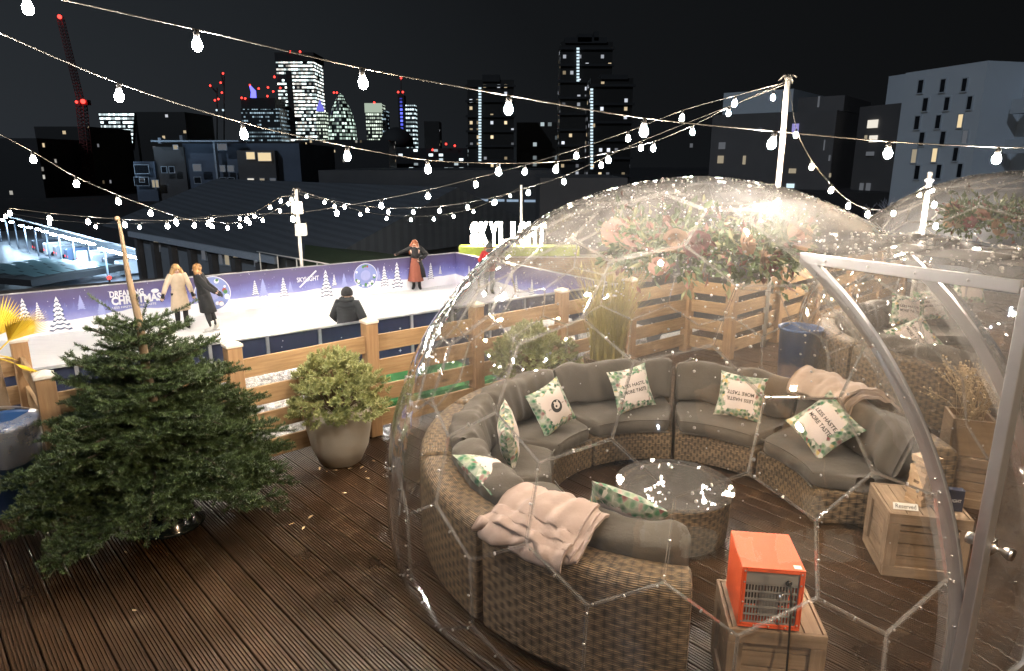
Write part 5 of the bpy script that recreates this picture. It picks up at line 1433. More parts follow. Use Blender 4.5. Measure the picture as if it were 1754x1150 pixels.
def string(label, A, B, bulbs, wires=(), far=False, sc_=1.0, group='strings of festoon bulbs', off=()):
    """bulbs: photo positions; each is placed in the vertical plane through A and B"""
    pts = [online(x, y, A, B) for x, y in bulbs]
    t = thing('string_light', label, 'string lights', pts[0], 0, group); o0 = pts[0]
    AB = Vector((B[0] - A[0], B[1] - A[1], 0)).normalized()
    att = [p + Vector((0, 0, .100 * sc_)) for p in pts] + [online(x, y, A, B) for x, y in wires] + [Vector(w) for w in off]
    att.sort(key=lambda p: p.dot(AB))
    mb = MB(); mb.tube([p - o0 for p in smooth_pts(att, 4)], 0.0036 if sc_ < 1.05 else 0.005, 6); mb.build('cable', M['cable'], t)
    for i, p in enumerate(pts):
        key = 'near' if sc_ < 1.05 else 'far'
        if key not in bulb_me:
            mb = MB(); mb.lathe([(.001, -.040), (.016, -.037), (.028, -.024), (.034, -.004), (.031, .016), (.021, .036), (.016, .05)], 10); b = mb.build('bulb', M['bulb' if key == 'near' else 'bulb_far'], t)
            mb = MB(); mb.lathe([(.017, .048), (.021, .052), (.021, .08), (.015, .088), (.010, .101), (.001, .102)], 10); s_ = mb.build('socket', M['black'], b)
            bulb_me[key] = (b, s_)
        else:
            b = bulb_me[key][0].copy(); COL.objects.link(b); b.parent = t; s_ = bulb_me[key][1].copy(); COL.objects.link(s_); s_.parent = b
        b.location = p - o0; b.scale = (sc_,) * 3; b.rotation_euler = (rng.normal() * .08, rng.normal() * .08, 0)
    return t
K = 0.75
def sl(a, c, b, d, k): return ((a + c * k) * K, (b + d * k) * K)
string('nearest string of large warm bulbs sweeping from the upper left across to the right edge', sl(-1.986, .984, 4.639, .177, 0), sl(-1.986, .984, 4.639, .177, 6),
       [(48, 15), (338, 78), (622, 143), (871, 188), (1103, 226), (1322, 247), (1521, 264), (1707, 273), (1890, 276)], [], sc_=0.70)
A2 = sl(-3.167, .749, 5.796, .663, 0)
string('string of bulbs sagging from the left edge across the skyline to the tall pole', A2, PCx,
       [(-45, 62), (204, 166), (418, 231), (595, 269), (733, 291), (854, 295), (952, 291), (1042, 275), (1119, 255), (1186, 227), (1248, 195)], [], sc_=0.78, off=[(*PCx, zc - .02)])
string('string of bulbs descending from the left edge over the rink to the loudspeaker pole', (-6.0, 7.2), PAx,
       [(-40, 225), (57, 274), (131, 316), (203, 346), (258, 366), (301, 380), (333, 387), (363, 388), (390, 391), (411, 388), (428, 383), (450, 378), (480, 362), (494, 350)], [], sc_=1.06, off=[(*PAx, za - .1)])
AW = (-10.6, 13.4)
string('long low string of bulbs from the tall pole across the rink to the left', AW, PCx,
       [(17, 366), (85, 375), (151, 381), (214, 386), (287, 388), (357, 384), (423, 378), (502, 376), (577, 366), (653, 353), (733, 337), (815, 317), (899, 295), (987, 268), (1076, 238), (1168, 203), (1258, 178)], [], sc_=1.051, off=[(*PCx, zc - .04)])
string('string of bulbs sagging from the loudspeaker pole rightwards up to the tall white pole', PAx, PCx,
       [(525, 337), (556, 347), (590, 355), (629, 361), (665, 364), (708, 364), (753, 362), (801, 356), (848, 347), (905, 331), (966, 312), (1030, 284), (1098, 254)], [], sc_=1.1, off=[(*PAx, za - .06), (*PCx, zc - .06)])
string('lowest string of bulbs from the loudspeaker pole to the pole behind the glowing letters', PAx, PBx,
       [(573, 354), (617, 368), (662, 375), (704, 377), (743, 376), (777, 371), (811, 363), (845, 349), (874, 336)], [], off=[(*PAx, za - .12), (*PBx, zb - .05)], far=True, sc_=1.25)
string('string of bulbs hung behind the rink from the loudspeaker pole to the left', PAx, (-19, 22),
       [(499, 342), (481, 345), (463, 356), (436, 371), (411, 375), (363, 377), (303, 384), (239, 390), (164, 389), (85, 383), (10, 371)], [], off=[(*PAx, za - .03)], far=True, sc_=1.25)
string('steep string of bulbs dropping from the tall pole to behind the second dome', PCx, PDx,
       [(1324, 168), (1363, 232), (1390, 287), (1423, 327), (1453, 354), (1486, 368), (1530, 366), (1575, 334)], [], sc_=0.85, off=[(*PCx, zc - .05), (*PDx, zd - .2)])
string('short string of bulbs hanging down and away beside the pole behind the second dome', (PDx[0] - .05, PDx[1] - .15), (PDx[0] + .05, PDx[1] - 1.2),
       [(1597, 326), (1600, 352), (1603, 388)], [(1594, 300)], sc_=0.9)

# ================================================================= GLOWING LETTERS
t = thing('letter_sign', 'glowing white letters SKYLIGHT on a lime green plinth behind the rink corner', 'sign', (ony(805, 420, 25.2).x, 25.2, 0))
M['letter'] = glow('lit_letter_face', (1.0, 0.90, 0.74), 60.0)
M['lime'] = pbr('lime_plinth', (0.34, 0.42, 0.06), 0.6)
x0 = t.location.x; zt_, zb_ = ony(805, 381, 25.2).z, ony(805, 421, 25.2).z; x1 = ony(936, 400, 25.2).x; cw = (x1 - x0) / 8
for i, ch in enumerate('SKYLIGHT'):
    mb = MB(); w = cw * (0.45 if ch == 'I' else 0.90)
    for dy in (0.0, 0.16): add_text(mb, ch, w, zt_ - zb_, lambda x, z, dy=dy, i=i: Vector((cw * (i + .5) + x, dy + i * 0.0, (zt_ + zb_) / 2 + z)), 0, 0.05)
    n = len(mb.v) // 2
    # join the front and back outlines with a rim
    ed = {}
    for f in [f for f in mb.f if max(f) < n]:
        for a, b in zip(f, f[1:] + f[:1]): ed[(a, b)] = 1
    for (a, b) in list(ed):
        if (b, a) not in ed: mb.face((b, a, a + n, b + n))
    mb.build('letter', M['letter'], t)
mb = MB(); mb.box(((x1 - x0) / 2 + .4, .05, zb_ - .18), (x1 - x0 + 1.6, .7, .34)); mb.build('plinth', M['lime'], t, bevel=.02)
mb = MB(); mb.box((0, 0, 0), (7.5, .5, 2.2), ax=0); mb.box((0, 0, 1.13), (7.6, .58, .06), ax=0, mi=1)
o = mb.build('brick_wall', [M['brick'], M['cap']], loc=(x0 + 3.0, 25.3, zb_ - .36 - 1.17)); tag(o, 'low brick parapet wall with stone coping under the glowing letters', 'wall')

# ================================================================= CITY
ZG = -13.0
def citymat(name, base, cw, ch, frac, col, strength, mull=0.12, band=0.35, seed=0.0, clump=0.0, warm=None):
    m, nt, o = new_mat(name); t = NT(nt); s = t.n('ShaderNodeSeparateXYZ'); t.l(t.coord('UV'), s.inputs[0])
    U = t.m('DIVIDE', s.outputs[0], cw); V = t.m('DIVIDE', s.outputs[1], ch)
    fu, fv = t.m('FRACT', U), t.m('FRACT', V)
    cell = t.n('ShaderNodeCombineXYZ'); t.l(t.m('FLOOR', U), cell.inputs[0]); t.l(t.m('FLOOR', V), cell.inputs[1]); cell.inputs[2].default_value = seed
    wn = t.n('ShaderNodeTexWhiteNoise', noise_dimensions='3D'); t.l(cell.outputs[0], wn.inputs['Vector'])
    rv = wn.outputs['Value']
    if clump:
        fl = t.n('ShaderNodeCombineXYZ'); t.l(t.m('FLOOR', V), fl.inputs[1]); t.l(t.m('FLOOR', t.m('DIVIDE', U, 5.0)), fl.inputs[0]); fl.inputs[2].default_value = seed + 3
        w2_ = t.n('ShaderNodeTexWhiteNoise', noise_dimensions='3D'); t.l(fl.outputs[0], w2_.inputs['Vector'])
        rv = t.m('ADD', t.m('MULTIPLY', rv, 1 - clump), t.m('MULTIPLY', w2_.outputs['Value'], clump))
    lit = t.m('LESS_THAN', rv, frac)
    mk = t.m('MULTIPLY', t.m('MULTIPLY', t.m('GREATER_THAN', fu, mull), t.m('LESS_THAN', fu, 1 - mull)), t.m('MULTIPLY', t.m('GREATER_THAN', fv, band), t.m('LESS_THAN', fv, 0.92)))
    mk = t.m('MULTIPLY', mk, t.m('GREATER_THAN', s.outputs[1], -40.0))
    br = t.m('ADD', 0.25, t.m('MULTIPLY', t.n('ShaderNodeSeparateColor').outputs[0], 0.0))
    scn = t.n('ShaderNodeSeparateColor'); t.l(wn.outputs['Color'], scn.inputs[0]); br = t.m('ADD', 0.12, t.m('MULTIPLY', t.m('POWER', scn.outputs[1], 1.5), 1.25))
    ecol = t.mix(t.m('MULTIPLY', t.m('GREATER_THAN', scn.outputs[2], 0.60), 1.0 if warm else 0.0), col, warm or col)
    b = t.pbr(o, base, 0.5); t.l(ecol, b.inputs['Emission Color']); t.l(t.m('MULTIPLY', t.m('MULTIPLY', t.m('MULTIPLY', lit, mk), br), strength), b.inputs['Emission Strength'])
    m.cycles.emission_sampling = 'NONE'; return m
COOL = (0.80, 0.95, 1.0); NEU = (1.0, 0.96, 0.86); WARM = (1.0, 0.78, 0.48)
C = {}
C['office'] = citymat('office_lit_floors', (0.012, 0.016, 0.02), 3.0, 4.2, 0.80, (0.82, 1.0, 0.98), 2.6, 0.04, 0.42, 1, 0.6, NEU)
C['office2'] = citymat('office_lit_rows', (0.012, 0.016, 0.02), 2.4, 4.5, 0.74, (0.75, 0.95, 1.0), 1.6, 0.10, 0.5, 2, 0.5)
C['dim_office'] = citymat('office_dim_rows', (0.01, 0.014, 0.018), 2.6, 4.5, 0.55, (0.6, 0.85, 1.0), 0.6, 0.10, 0.55, 5, 0.5)
C['green_office'] = citymat('office_green_rows', (0.02, 0.025, 0.022), 2.2, 4.0, 0.82, (0.85, 1.0, 0.82), 1.5, 0.14, 0.42, 7, 0.3)
C['flats'] = citymat('tower_block_windows', (0.010, 0.009, 0.008), 3.2, 3.0, 0.045, (0.9, 0.92, 1.0), 0.8, 0.25, 0.4, 9, 0, WARM)
C['low'] = citymat('low_block_windows', (0.016, 0.016, 0.017), 3.2, 3.3, 0.05, NEU, 0.6, 0.28, 0.42, 12, 0, WARM)
C['dark'] = pbr('dark_facade', (0.02, 0.02, 0.021), 0.8, scale=0.2); C['roof'] = pbr('dark_roof', (0.05, 0.053, 0.058), 0.6, scale=0.3)
def roofmat():
    m, nt, o = new_mat('ribbed_slate_roof'); t = NT(nt); v = t.coord('Object'); wv = t.n('ShaderNodeTexWave'); wv.inputs['Scale'].default_value = 0.42; wv.inputs['Distortion'].default_value = 0.6
    rt = t.n('ShaderNodeMapping'); rt.inputs['Rotation'].default_value = (0, 0, R(-42)); t.l(v, rt.inputs['Vector']); t.l(rt.outputs[0], wv.inputs['Vector'])
    c = t.mix(t.ramp(wv.outputs['Fac'], [(0.35, 0.0), (0.6, 1.0)]), (0.085, 0.098, 0.115), (0.115, 0.132, 0.155)); c = t.mix(t.m('MULTIPLY', t.noise(v, .25, 5), .7), c, (0.07, 0.08, 0.09)); t.pbr(o, c, 0.6); return m
C['slate'] = roofmat()
C['render'] = pbr('pale_render_wall', (0.44, 0.50, 0.56), 0.85, var=0.1, scale=0.15); C['render_dk'] = pbr('dark_brick_wall', (0.085, 0.083, 0.085), 0.85, scale=0.2)
C['render2'] = pbr('grey_render_wall', (0.36, 0.41, 0.46), 0.85, var=0.1, scale=0.15)
C['oldwall'] = pbr('old_stone_wall', (0.20, 0.22, 0.24), 0.85, scale=0.6); C['trim'] = pbr('pale_trim', (0.35, 0.4, 0.46), 0.7)
C['bluewall'] = pbr('blue_grey_wall', (0.09, 0.115, 0.16), 0.8, scale=0.3)
E_ = {k: glow('lit_window_' + k, c, s, False) for k, (c, s) in dict(cool=((0.7, 0.9, 1), 1.1), warm=((1, .78, .45), 0.9), neutral=((1, .93, .8), 0.9), dim=((.8, .85, .95), 0.13), blue=((0.12, 0.12, 1), 1.4), soft=((1, .85, .6), .35)).items()}
E_['red'] = glow('red_lamp', (1, 0.04, 0.03), 5.0, False); E_['blue_lamp'] = glow('blue_lamp', (0.15, 0.15, 1), 2.5, False)
C['pane_dark'] = pbr('dark_window_pane', (0.012, 0.014, 0.018), 0.2)
def plan(px, y, D): p = ony(px, y, D); return (p.x, p.y)
def tower(name, label, cat, x0, x1, ytop, D, dep, mat, z0=ZG, grp=None):
    a, b = plan(x0, ytop, D), plan(x1, ytop, D); z1 = ony((x0 + x1) / 2, ytop, D).z
    t = thing(name, label, cat, ((a[0] + b[0]) / 2, D, z0), 0, grp); w = (b[0] - a[0]) / 2
    mb = MB(); mb.prism([(-w, 0), (w, 0), (w * 0.96, dep), (-w * 0.96, dep)], 0, z1 - z0); mb.build('body', mat, t)
    return t, w, z1 - z0, z1
def block(t, x0, x1, y0, y1, D, dep, mat, name='body', dy=0.0):
    """extra volume on a building, measured on the plane at distance D"""
    L = t.location; a, b = ony(x0, y0, D), ony(x1, y0, D); zt2, zb2 = ony((x0 + x1) / 2, y0, D).z, ony((x0 + x1) / 2, y1, D).z
    mb = MB(); mb.prism([(a.x - L.x, D - L.y + dy), (b.x - L.x, D - L.y + dy), (b.x - L.x, D - L.y + dep), (a.x - L.x, D - L.y + dep)], zb2 - L.z, zt2 - L.z); return mb.build(name, mat, t)
def winon(t, A, B, rects, mats, name='window', frame=None):
    """windows on the wall through plan points A, B; each a thin box set just proud of it"""
    L = t.location; d = Vector((B[0] - A[0], B[1] - A[1], 0)).normalized(); n = Vector((d.y, -d.x, 0)); rz = math.atan2(d.y, d.x)
    for (x0, y0, x1, y1, mk) in rects:
        p, q = online(x0, y1, A, B), online(x1, y0, A, B); c = (p + q) / 2; w = abs((q - p).dot(d)); h = abs(q.z - p.z)
        mb = MB(); mb.box((0, 0, 0), (w, .08, h)); m_ = mats[mk] if mk in mats else C['pane_dark']
        o = mb.build(name, m_, t, loc=c + n * .05 - L); o.rotation_euler = (0, 0, rz)
        if frame:
            mb = MB(); k = .09
            for sx in (-1, 1): mb.box((sx * (w / 2 + k / 2), 0, 0), (k, .12, h + 2 * k))
            for sz in (-1, 1): mb.box((0, 0, sz * (h / 2 + k / 2)), (w - .004, .12, k))
            mb.build('window_frame', frame, o)
def lamp(t, p, r_, mat, name='beacon'):
    mb = MB(); mb.ball((0, 0, 0), r_, 8, 6); mb.build(name, mat, t, loc=Vector(p) - t.location)
# --- the far skyline
t, w, h, z1 = tower('skyscraper', 'tallest lit glass skyscraper of the far cluster with a dark crown', 'skyscraper', 471, 536, 92, 900, 45, C['office'])
block(t, 470, 537, 90, 106, 899, 46, C['dark'], 'crown', -0.5); block(t, 489, 499, 122, 236, 898.6, 3, C['dark'], 'dark_strip')
for x in (497, 514, 470): lamp(t, ony(x, 89 if x > 480 else 132, 898), 1.3, E_['red'])
t, w, h, z1 = tower('skyscraper', 'broad dim office block left of the tallest skyscraper', 'skyscraper', 412, 478, 186, 860, 40, C['dim_office']); block(t, 412, 470, 168, 187, 859, 42, C['dark'], 'crown')
for x, y in ((414, 168), (420, 169), (443, 152), (459, 150), (468, 157), (458, 165), (480, 151)): lamp(t, ony(x, y, 858), 1.2, E_['red'])
t, w, h, z1 = tower('skyscraper', 'slim lit tower with a curved blue tip between the dim block and the tallest skyscraper', 'skyscraper', 424, 438, 168, 950, 14, C['dark'])
mb = MB(); mb.tube([ony(428, 147, 951) - t.location, ony(434, 157, 951) - t.location, ony(434, 168, 951) - t.location], [1.0, 3.5, 4.0], 8); mb.build('blue_tip', E_['blue_lamp'], t); lamp(t, ony(428, 146, 950), 1.2, E_['red'])
t, w, h, z1 = tower('office_tower', 'narrow lit tower with a blue stepped top beside the rounded tower', 'office tower', 541, 556, 192, 840, 15, C['green_office'])
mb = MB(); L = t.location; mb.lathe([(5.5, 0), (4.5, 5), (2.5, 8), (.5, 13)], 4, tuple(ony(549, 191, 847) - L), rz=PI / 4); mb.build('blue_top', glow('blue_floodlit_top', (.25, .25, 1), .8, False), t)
t = thing('gherkin_tower', 'rounded bullet shaped glass tower with lattice of lit windows', 'skyscraper', (ony(578, 200, 820).x, 840, ZG))
pr = [(ony(577 + hw, y, 840).x - ony(577, y, 840).x, ony(577, y, 840).z - ZG) for y, hw in ((262, 23), (240, 24), (218, 23), (200, 19.5), (184, 14), (172, 8.5), (164, 4), (160, .3))]
mb = MB(); mb.lathe([(pr[0][0], 0)] + pr, 28); 
C['gherkin'] = citymat('lattice_lit_glass', (0.008, 0.012, 0.012), 3.4, 4.2, 0.62, (0.75, 1, 0.85), 1.5, 0.10, 0.35, 21, 0.35); mb.build('body', C['gherkin'], t); lamp(t, ony(572, 159, 835), 1.1, E_['red']); lamp(t, ony(577, 159, 835), 1.1, E_['red'])
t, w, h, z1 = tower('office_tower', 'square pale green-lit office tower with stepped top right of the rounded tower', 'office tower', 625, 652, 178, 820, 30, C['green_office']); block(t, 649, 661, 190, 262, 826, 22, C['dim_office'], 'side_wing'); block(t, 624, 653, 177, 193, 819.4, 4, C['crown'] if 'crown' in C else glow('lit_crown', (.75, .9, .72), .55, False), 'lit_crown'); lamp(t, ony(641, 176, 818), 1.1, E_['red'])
t, w, h, z1 = tower('office_tower', 'slim dark tower with a vertical strip of blue light', 'office tower', 681, 692, 163, 800, 14, C['dark']); block(t, 684.5, 688.5, 168, 242, 799.4, 1, citymat('blue_lit_strip', (0.01, 0.01, 0.02), 20, 4.0, 1.1, (.12, .15, 1), 1.8, 0.0, 0.35, 3), 'blue_strip')
for x, y in ((682, 158), (690, 158), (687, 134)): lamp(t, ony(x, y, 799), 1.1, E_['red'])
mb = MB(); L = t.location; mb.tube([ony(687, 163, 800) - L, ony(687, 134, 800) - L], .5, 5); mb.build('mast', C['dark'], t)
tower('office_tower', 'lit office tower with curved top beside the blue-striped tower', 'office tower', 694, 711, 180, 800, 16, C['office2'])
t, w, h, z1 = tower('office_building', 'flared white-lit tower wider at its top, far left behind the crane', 'skyscraper', 172, 229, 193, 760, 30, C['dark'])
L = t.location; mb = MB(); zt2 = ony(200, 193, 759).z - ZG; zb2 = ony(200, 255, 759).z - ZG; a = [ony(x, 193, 758).x - L.x for x in (169, 230)]; b = [ony(x, 250, 758).x - L.x for x in (180, 226)]
mb.poly([(b[0], -2, zb2), (b[1], -2, zb2), (a[1], -2.5, zt2), (a[0], -2.5, zt2)], 0, [(0, zb2), (b[1] - b[0], zb2), (b[1] - b[0] + 5, zt2), (-5, zt2)])
mb.poly([(a[0], -2.5, zt2), (a[1], -2.5, zt2), (a[1], 30, zt2), (a[0], 30, zt2)], 1); mb.poly([(b[1], -2, zb2), (b[1], 30, zb2), (a[1], 30, zt2), (a[1], -2.5, zt2)], 1); mb.poly([(b[0], 30, zb2), (b[0], -2, zb2), (a[0], -2.5, zt2), (a[0], 30, zt2)], 1)
C['walk'] = citymat('flared_tower_floors', (0.012, 0.016, 0.02), 2.6, 4.0, 0.86, (0.8, 0.97, 1), 2.4, 0.05, 0.38, 31, .55); mb.build('lit_front', [C['walk'], C['dark']], t)
tower('office_building', 'dark flat topped block right of the flared white-lit tower', 'building', 233, 316, 192, 420, 40, C['flats'])
tower('office_building', 'dark stepped block at the left below the crane', 'building', 58, 150, 217, 350, 40, C['flats'])
tower('office_building', 'low dark building at the far left edge of the skyline', 'building', -30, 62, 237, 300, 40, C['low'])
tower('office_building', 'small dark tower block with scattered warm windows in mid skyline', 'tower block', 726, 752, 208, 620, 24, C['flats'])
t, w, h, z1 = tower('office_building', 'low dark roofs with a few white lights at the foot of the mid skyline', 'building', 664, 800, 254, 560, 40, citymat('low_lights', (0.012, 0.012, 0.014), 4, 3.5, .16, COOL, 2.2, .1, .4, 44)); mb = MB(); L = t.location; mb.lathe([(14, 0), (13, 7), (9, 12), (3, 15), (.2, 15.5)], 16, tuple(ony(680, 252, 575) - L)); mb.build('dome_roof', C['dark'], t)
for x, y in ((764, 247), (779, 250), (741, 257)): lamp(t, ony(x, y, 555), .8, E_['red'])
tower('office_building', 'dark row of low blocks under the lit skyscrapers', 'building', 505, 665, 240, 500, 40, C['low'])
tower('office_building', 'dark low row with small lit windows below the broad dim office block', 'building', 395, 515, 243, 480, 40, citymat('row_lights', (0.012, 0.012, 0.014), 3.5, 3.5, .12, WARM, 1.0, .2, .4, 45))
# thin red-lit cranes near the broad block
t = thing('tower_crane', 'faint pair of distant cranes dotted with red lamps left of the broad dim block', 'crane', (ony(380, 200, 900).x, 900, ZG))
mb = MB(); L = t.location
for a, b in (((372, 240), (372, 150)), ((384, 240), (384, 130)), ((372, 160), (358, 145)), ((384, 150), (378, 125))): mb.tube([ony(*a, 900) - L, ony(*b, 900) - L], .9, 5)
mb.build('mast', C['dark'], t)
for x, y in ((382, 126), (378, 142), (380, 159), (374, 170), (368, 172), (360, 147)): lamp(t, ony(x, y, 898), 1.2, E_['red'])
for x, y in ((371, 189), (382, 189)): lamp(t, ony(x, y, 898), 1.3, E_['cool'])
# red lattice crane
t = thing('tower_crane', 'tall red lattice crane with raised jib at the upper left of the skyline', 'crane', (ony(141, 235, 330).x, 330, ZG))
M['crane_red'] = pbr('dark_red_steel', (0.16, 0.03, 0.028), 0.6)
def lattice(mb, a, b, w, n):
    d = (b - a).normalized(); s1 = d.cross(Vector((0, 1, 0))).normalized(); s2 = d.cross(s1)
    cs = [(s1 * i + s2 * j) * w / 2 for i, j in ((1, 1), (1, -1), (-1, -1), (-1, 1))]
    for c in cs: mb.tube([a + c, b + c], w * .07, 4)
    for k in range(n):
        p, q = a.lerp(b, k / n), a.lerp(b, (k + 1) / n)
        for i in range(4): mb.tube([p + cs[i], q + cs[(i + 1) % 4]], w * .045, 4); mb.tube([q + cs[i], q + cs[(i + 1) % 4]], w * .045, 4)
L = t.location
mb = MB(); lattice(mb, Vector((0, 0, 0)), ony(139, 176, 330) - L, 3.2, 26); mb.build('mast', M['crane_red'], t)
mb = MB(); lattice(mb, ony(139, 176, 330) - L, ony(103, 30, 330) - L, 2.1, 26); mb.build('jib', M['crane_red'], t)
mb = MB(); c = ony(144, 176, 330) - L; mb.box(c, (4.6, 3, 2.2)); mb.build('cab', M['crane_red'], t); lamp(t, ony(102, 29, 328), .9, E_['red']); lamp(t, ony(142, 174, 327), 1.0, E_['red']); lamp(t, ony(131, 175, 327), .6, E_['red'])
# tower blocks in the middle
def flatblock(label, x0, x1, yt, D, dep, stairs, extra, seed):
    t, w, h, z1 = tower('tower_block', label, 'tower block', x0, x1, yt, D, dep, citymat('flat_windows_%s' % ['north', 'south', 'east', 'west'][seed % 4], (0.010, 0.009, 0.008), 2.9, 2.9, 0.20, (0.85, 0.9, 1), 1.0, 0.30, 0.48, seed * 7.3, 0, WARM))
    for e in extra: block(t, *e[:4], D - .8 + (e[4] if len(e) > 4 else 0), dep * .8, C['dark'], 'roof_block')
    A, B = plan(x0, yt, D), plan(x1, yt, D)
    # balcony slabs make the outline uneven
    L = t.location; n = max(6, int(h / 5.8))
    mb = MB()
    for k in range(n): mb.box((0, -.35, h * (k + .6) / n), (2 * w + 1.6, 1.2, .9))
    mb.build('balconies', C['dark'], t)
    xs, ya, yb, num = stairs
    rects = [(xs - 2.4, ya + (yb - ya) * k / num, xs + 2.4, ya + (yb - ya) * (k + .62) / num, 'cool') for k in range(num)]
    winon(t, (A[0], A[1] - 1.2), (B[0], B[1] - 1.2), rects, E_, 'stair_window')
    return t
flatblock('dark tower block with a column of lit stair windows, left of the tallest dark tower', 800, 880, 137, 300, 20, (822, 150, 278, 26), ((826, 856, 128, 140),), 1)
t = flatblock('tallest dark tower block with jagged roofline and lit stair column', 961, 1050, 72, 280, 20, (990, 82, 142, 11), ((968, 1040, 64, 74), (990, 1014, 58, 72), (1018, 1026, 54, 70)), 2)
flatblock('lower dark tower block with lit stair column in front of the tallest tower', 1012, 1085, 134, 262, 18, (1013.5, 152, 292, 26), ((1030, 1076, 128, 136),), 3)
tower('tower_block', 'short dark block with pale windows between the two dark towers', 'tower block', 885, 957, 210, 330, 20, citymat('short_block', (0.010, 0.009, 0.008), 3.4, 3.0, .16, COOL, .7, .25, .35, 61))
# middle ground: long dark sheds with a strip of cold light
t, w, h, z1 = tower('warehouse', 'long dark shed with a broken strip of cold blue lights beyond the rink', 'warehouse', 545, 960, 292, 85, 30, C['roof'])
A, B = plan(545, 292, 85), plan(960, 292, 85)
winon(t, (A[0], A[1]), (B[0], B[1]), [(x, 339 + (x - 700) * .018, x + w_, 343 + (x - 700) * .018, 'dimblue') for x, w_ in ((646, 15), (708, 16), (730, 22), (758, 22), (784, 23), (812, 24), (842, 22), (868, 20), (898, 28))], dict(E_, dimblue=glow('cold_strip', (.55, .75, 1), .5, False)), 'strip_light')
t, w, h, z1 = tower('warehouse', 'pale flat grey shed wall behind the tall grass, left of the dome top', 'warehouse', 925, 1075, 305, 62, 16, C['render_dk'])
tower('warehouse', 'dark sheds hidden low behind the foreground dome', 'warehouse', 1040, 1560, 330, 70, 20, C['dark'])
# apartment building left
t, w, h, z1 = tower('apartment_building', 'blue-grey apartment block with pale cornice and rooftop flues above the old warehouse', 'apartment building', 312, 512, 246, 120, 25, C['bluewall'])
block(t, 262, 314, 252, 345, 119.5, 22, C['render_dk'], 'left_wing'); block(t, 228, 264, 277, 345, 119, 22, C['bluewall'], 'low_wing'); block(t, 405, 470, 258, 345, 118.6, 5, C['render_dk'], 'right_bay'); 
block(t, 258, 408, 240.5, 243, 117.8, 5, C['trim'], 'cornice'); block(t, 364, 367, 243, 345, 118.2, 1, C['trim'], 'downpipe'); block(t, 307, 312, 232, 243, 121, 1, C['trim'], 'flue'); block(t, 270, 275, 236, 246, 121, 1, C['trim'], 'flue')
A, B = plan(228, 277, 118.4), plan(512, 277, 118.4)
winon(t, A, B, [(423, 261, 436, 273, 'warm'), (443, 262, 464, 276, 'warm'), (425, 306, 435, 314, 'neutral'), (446, 306, 453, 314, 'soft'), (381, 327, 389, 335, 'neutral'), (395, 327, 402, 335, 'neutral'), (298, 249, 304, 256, 'soft'), (367, 325, 370, 334, 'neutral'), (262, 309, 265, 321, 'soft'), (268, 309, 271, 321, 'soft'), (464, 306, 472, 318, 'dim'),
     (332, 282, 344, 293, 'dim'), (378, 284, 385, 294, 'dim'), (391, 284, 400, 294, 'dim'), (374, 247, 388, 257, 'dim'), (334, 304, 344, 314, 'pane'), (378, 305, 387, 315, 'pane'), (392, 305, 401, 315, 'pane'), (334, 326, 344, 336, 'dim'), (232, 283, 254, 297, 'pane'), (232, 304, 254, 318, 'pane'), (240, 305, 247, 312, 'dim'), (278, 286, 285, 296, 'pane'), (291, 286, 298, 296, 'pane')], E_, frame=C['trim'])
# old warehouse with slate roof
A, B = plan(236, 402, 66), plan(452, 430, 50); d = Vector((B[0] - A[0], B[1] - A[1], 0)).normalized(); nrm = Vector((-d.y, d.x, 0))
t = thing('old_warehouse', 'old stone warehouse with arched windows and long slate roof behind the far rink board', 'warehouse', (A[0], A[1], ZG)); L = t.location
ze = online(345, 412, A, B).z - ZG; ln = math.dist(A, B) + 3
q0, q1 = Vector((0, 0, 0)), d * ln; mb = MB(); mb.prism([(q0.x, q0.y), (q1.x, q1.y), ((q1 + nrm * 18).x, (q1 + nrm * 18).y), ((q0 + nrm * 18).x, (q0 + nrm * 18).y)], 0, ze); mb.build('wall', C['oldwall'], t)
mb = MB(); e = d * -8; f = d * (ln + 5); rh = 4.4
for a, b, c2, d2 in ((e - nrm * .6, f - nrm * .6, f + nrm * 12, e + nrm * 12),): 
    mb.poly([a + Vector((0, 0, ze - .1)), b + Vector((0, 0, ze - .1)), c2 + Vector((0, 0, ze + rh)), d2 + Vector((0, 0, ze + rh))]); mb.poly([d2 + Vector((0, 0, ze + rh)), c2 + Vector((0, 0, ze + rh)), f + nrm * 24 + Vector((0, 0, ze - .1)), e + nrm * 24 + Vector((0, 0, ze - .1))])
    mb.poly([b + Vector((0, 0, ze - .1)), f + nrm * 24 + Vector((0, 0, ze - .1)), c2 + Vector((0, 0, ze + rh))]); mb.poly([a + Vector((0, 0, ze - .1)), d2 + Vector((0, 0, ze + rh)), e + nrm * 24 + Vector((0, 0, ze - .1))])
mb.build('roof', C['slate'], t)
mb = MB(); c2 = d * ln / 2 - nrm * .75; mb.box(c2 + Vector((0, 0, ze - .35)), (ln, .25, .5), math.atan2(d.y, d.x)); mb.build('cornice', C['trim'], t)
for k in range(7): 
    mb = MB(); c2 = d * (ln * (k + .2) / 7) - nrm * .3; mb.box(c2 + Vector((0, 0, ze / 2 - .4)), (.7, .5, ze - .9), math.atan2(d.y, d.x)); mb.build('pier', C['render_dk'], t)
winon(t, A, B, [(267, 413, 273, 428, 'soft'), (348, 430, 353, 444, 'dim'), (378, 437, 382, 452, 'dim'), (388, 438, 394, 453, 'soft'), (403, 439, 409, 453, 'soft'), (438, 442, 443, 455, 'dim')], E_, 'arched_window', C['trim'])
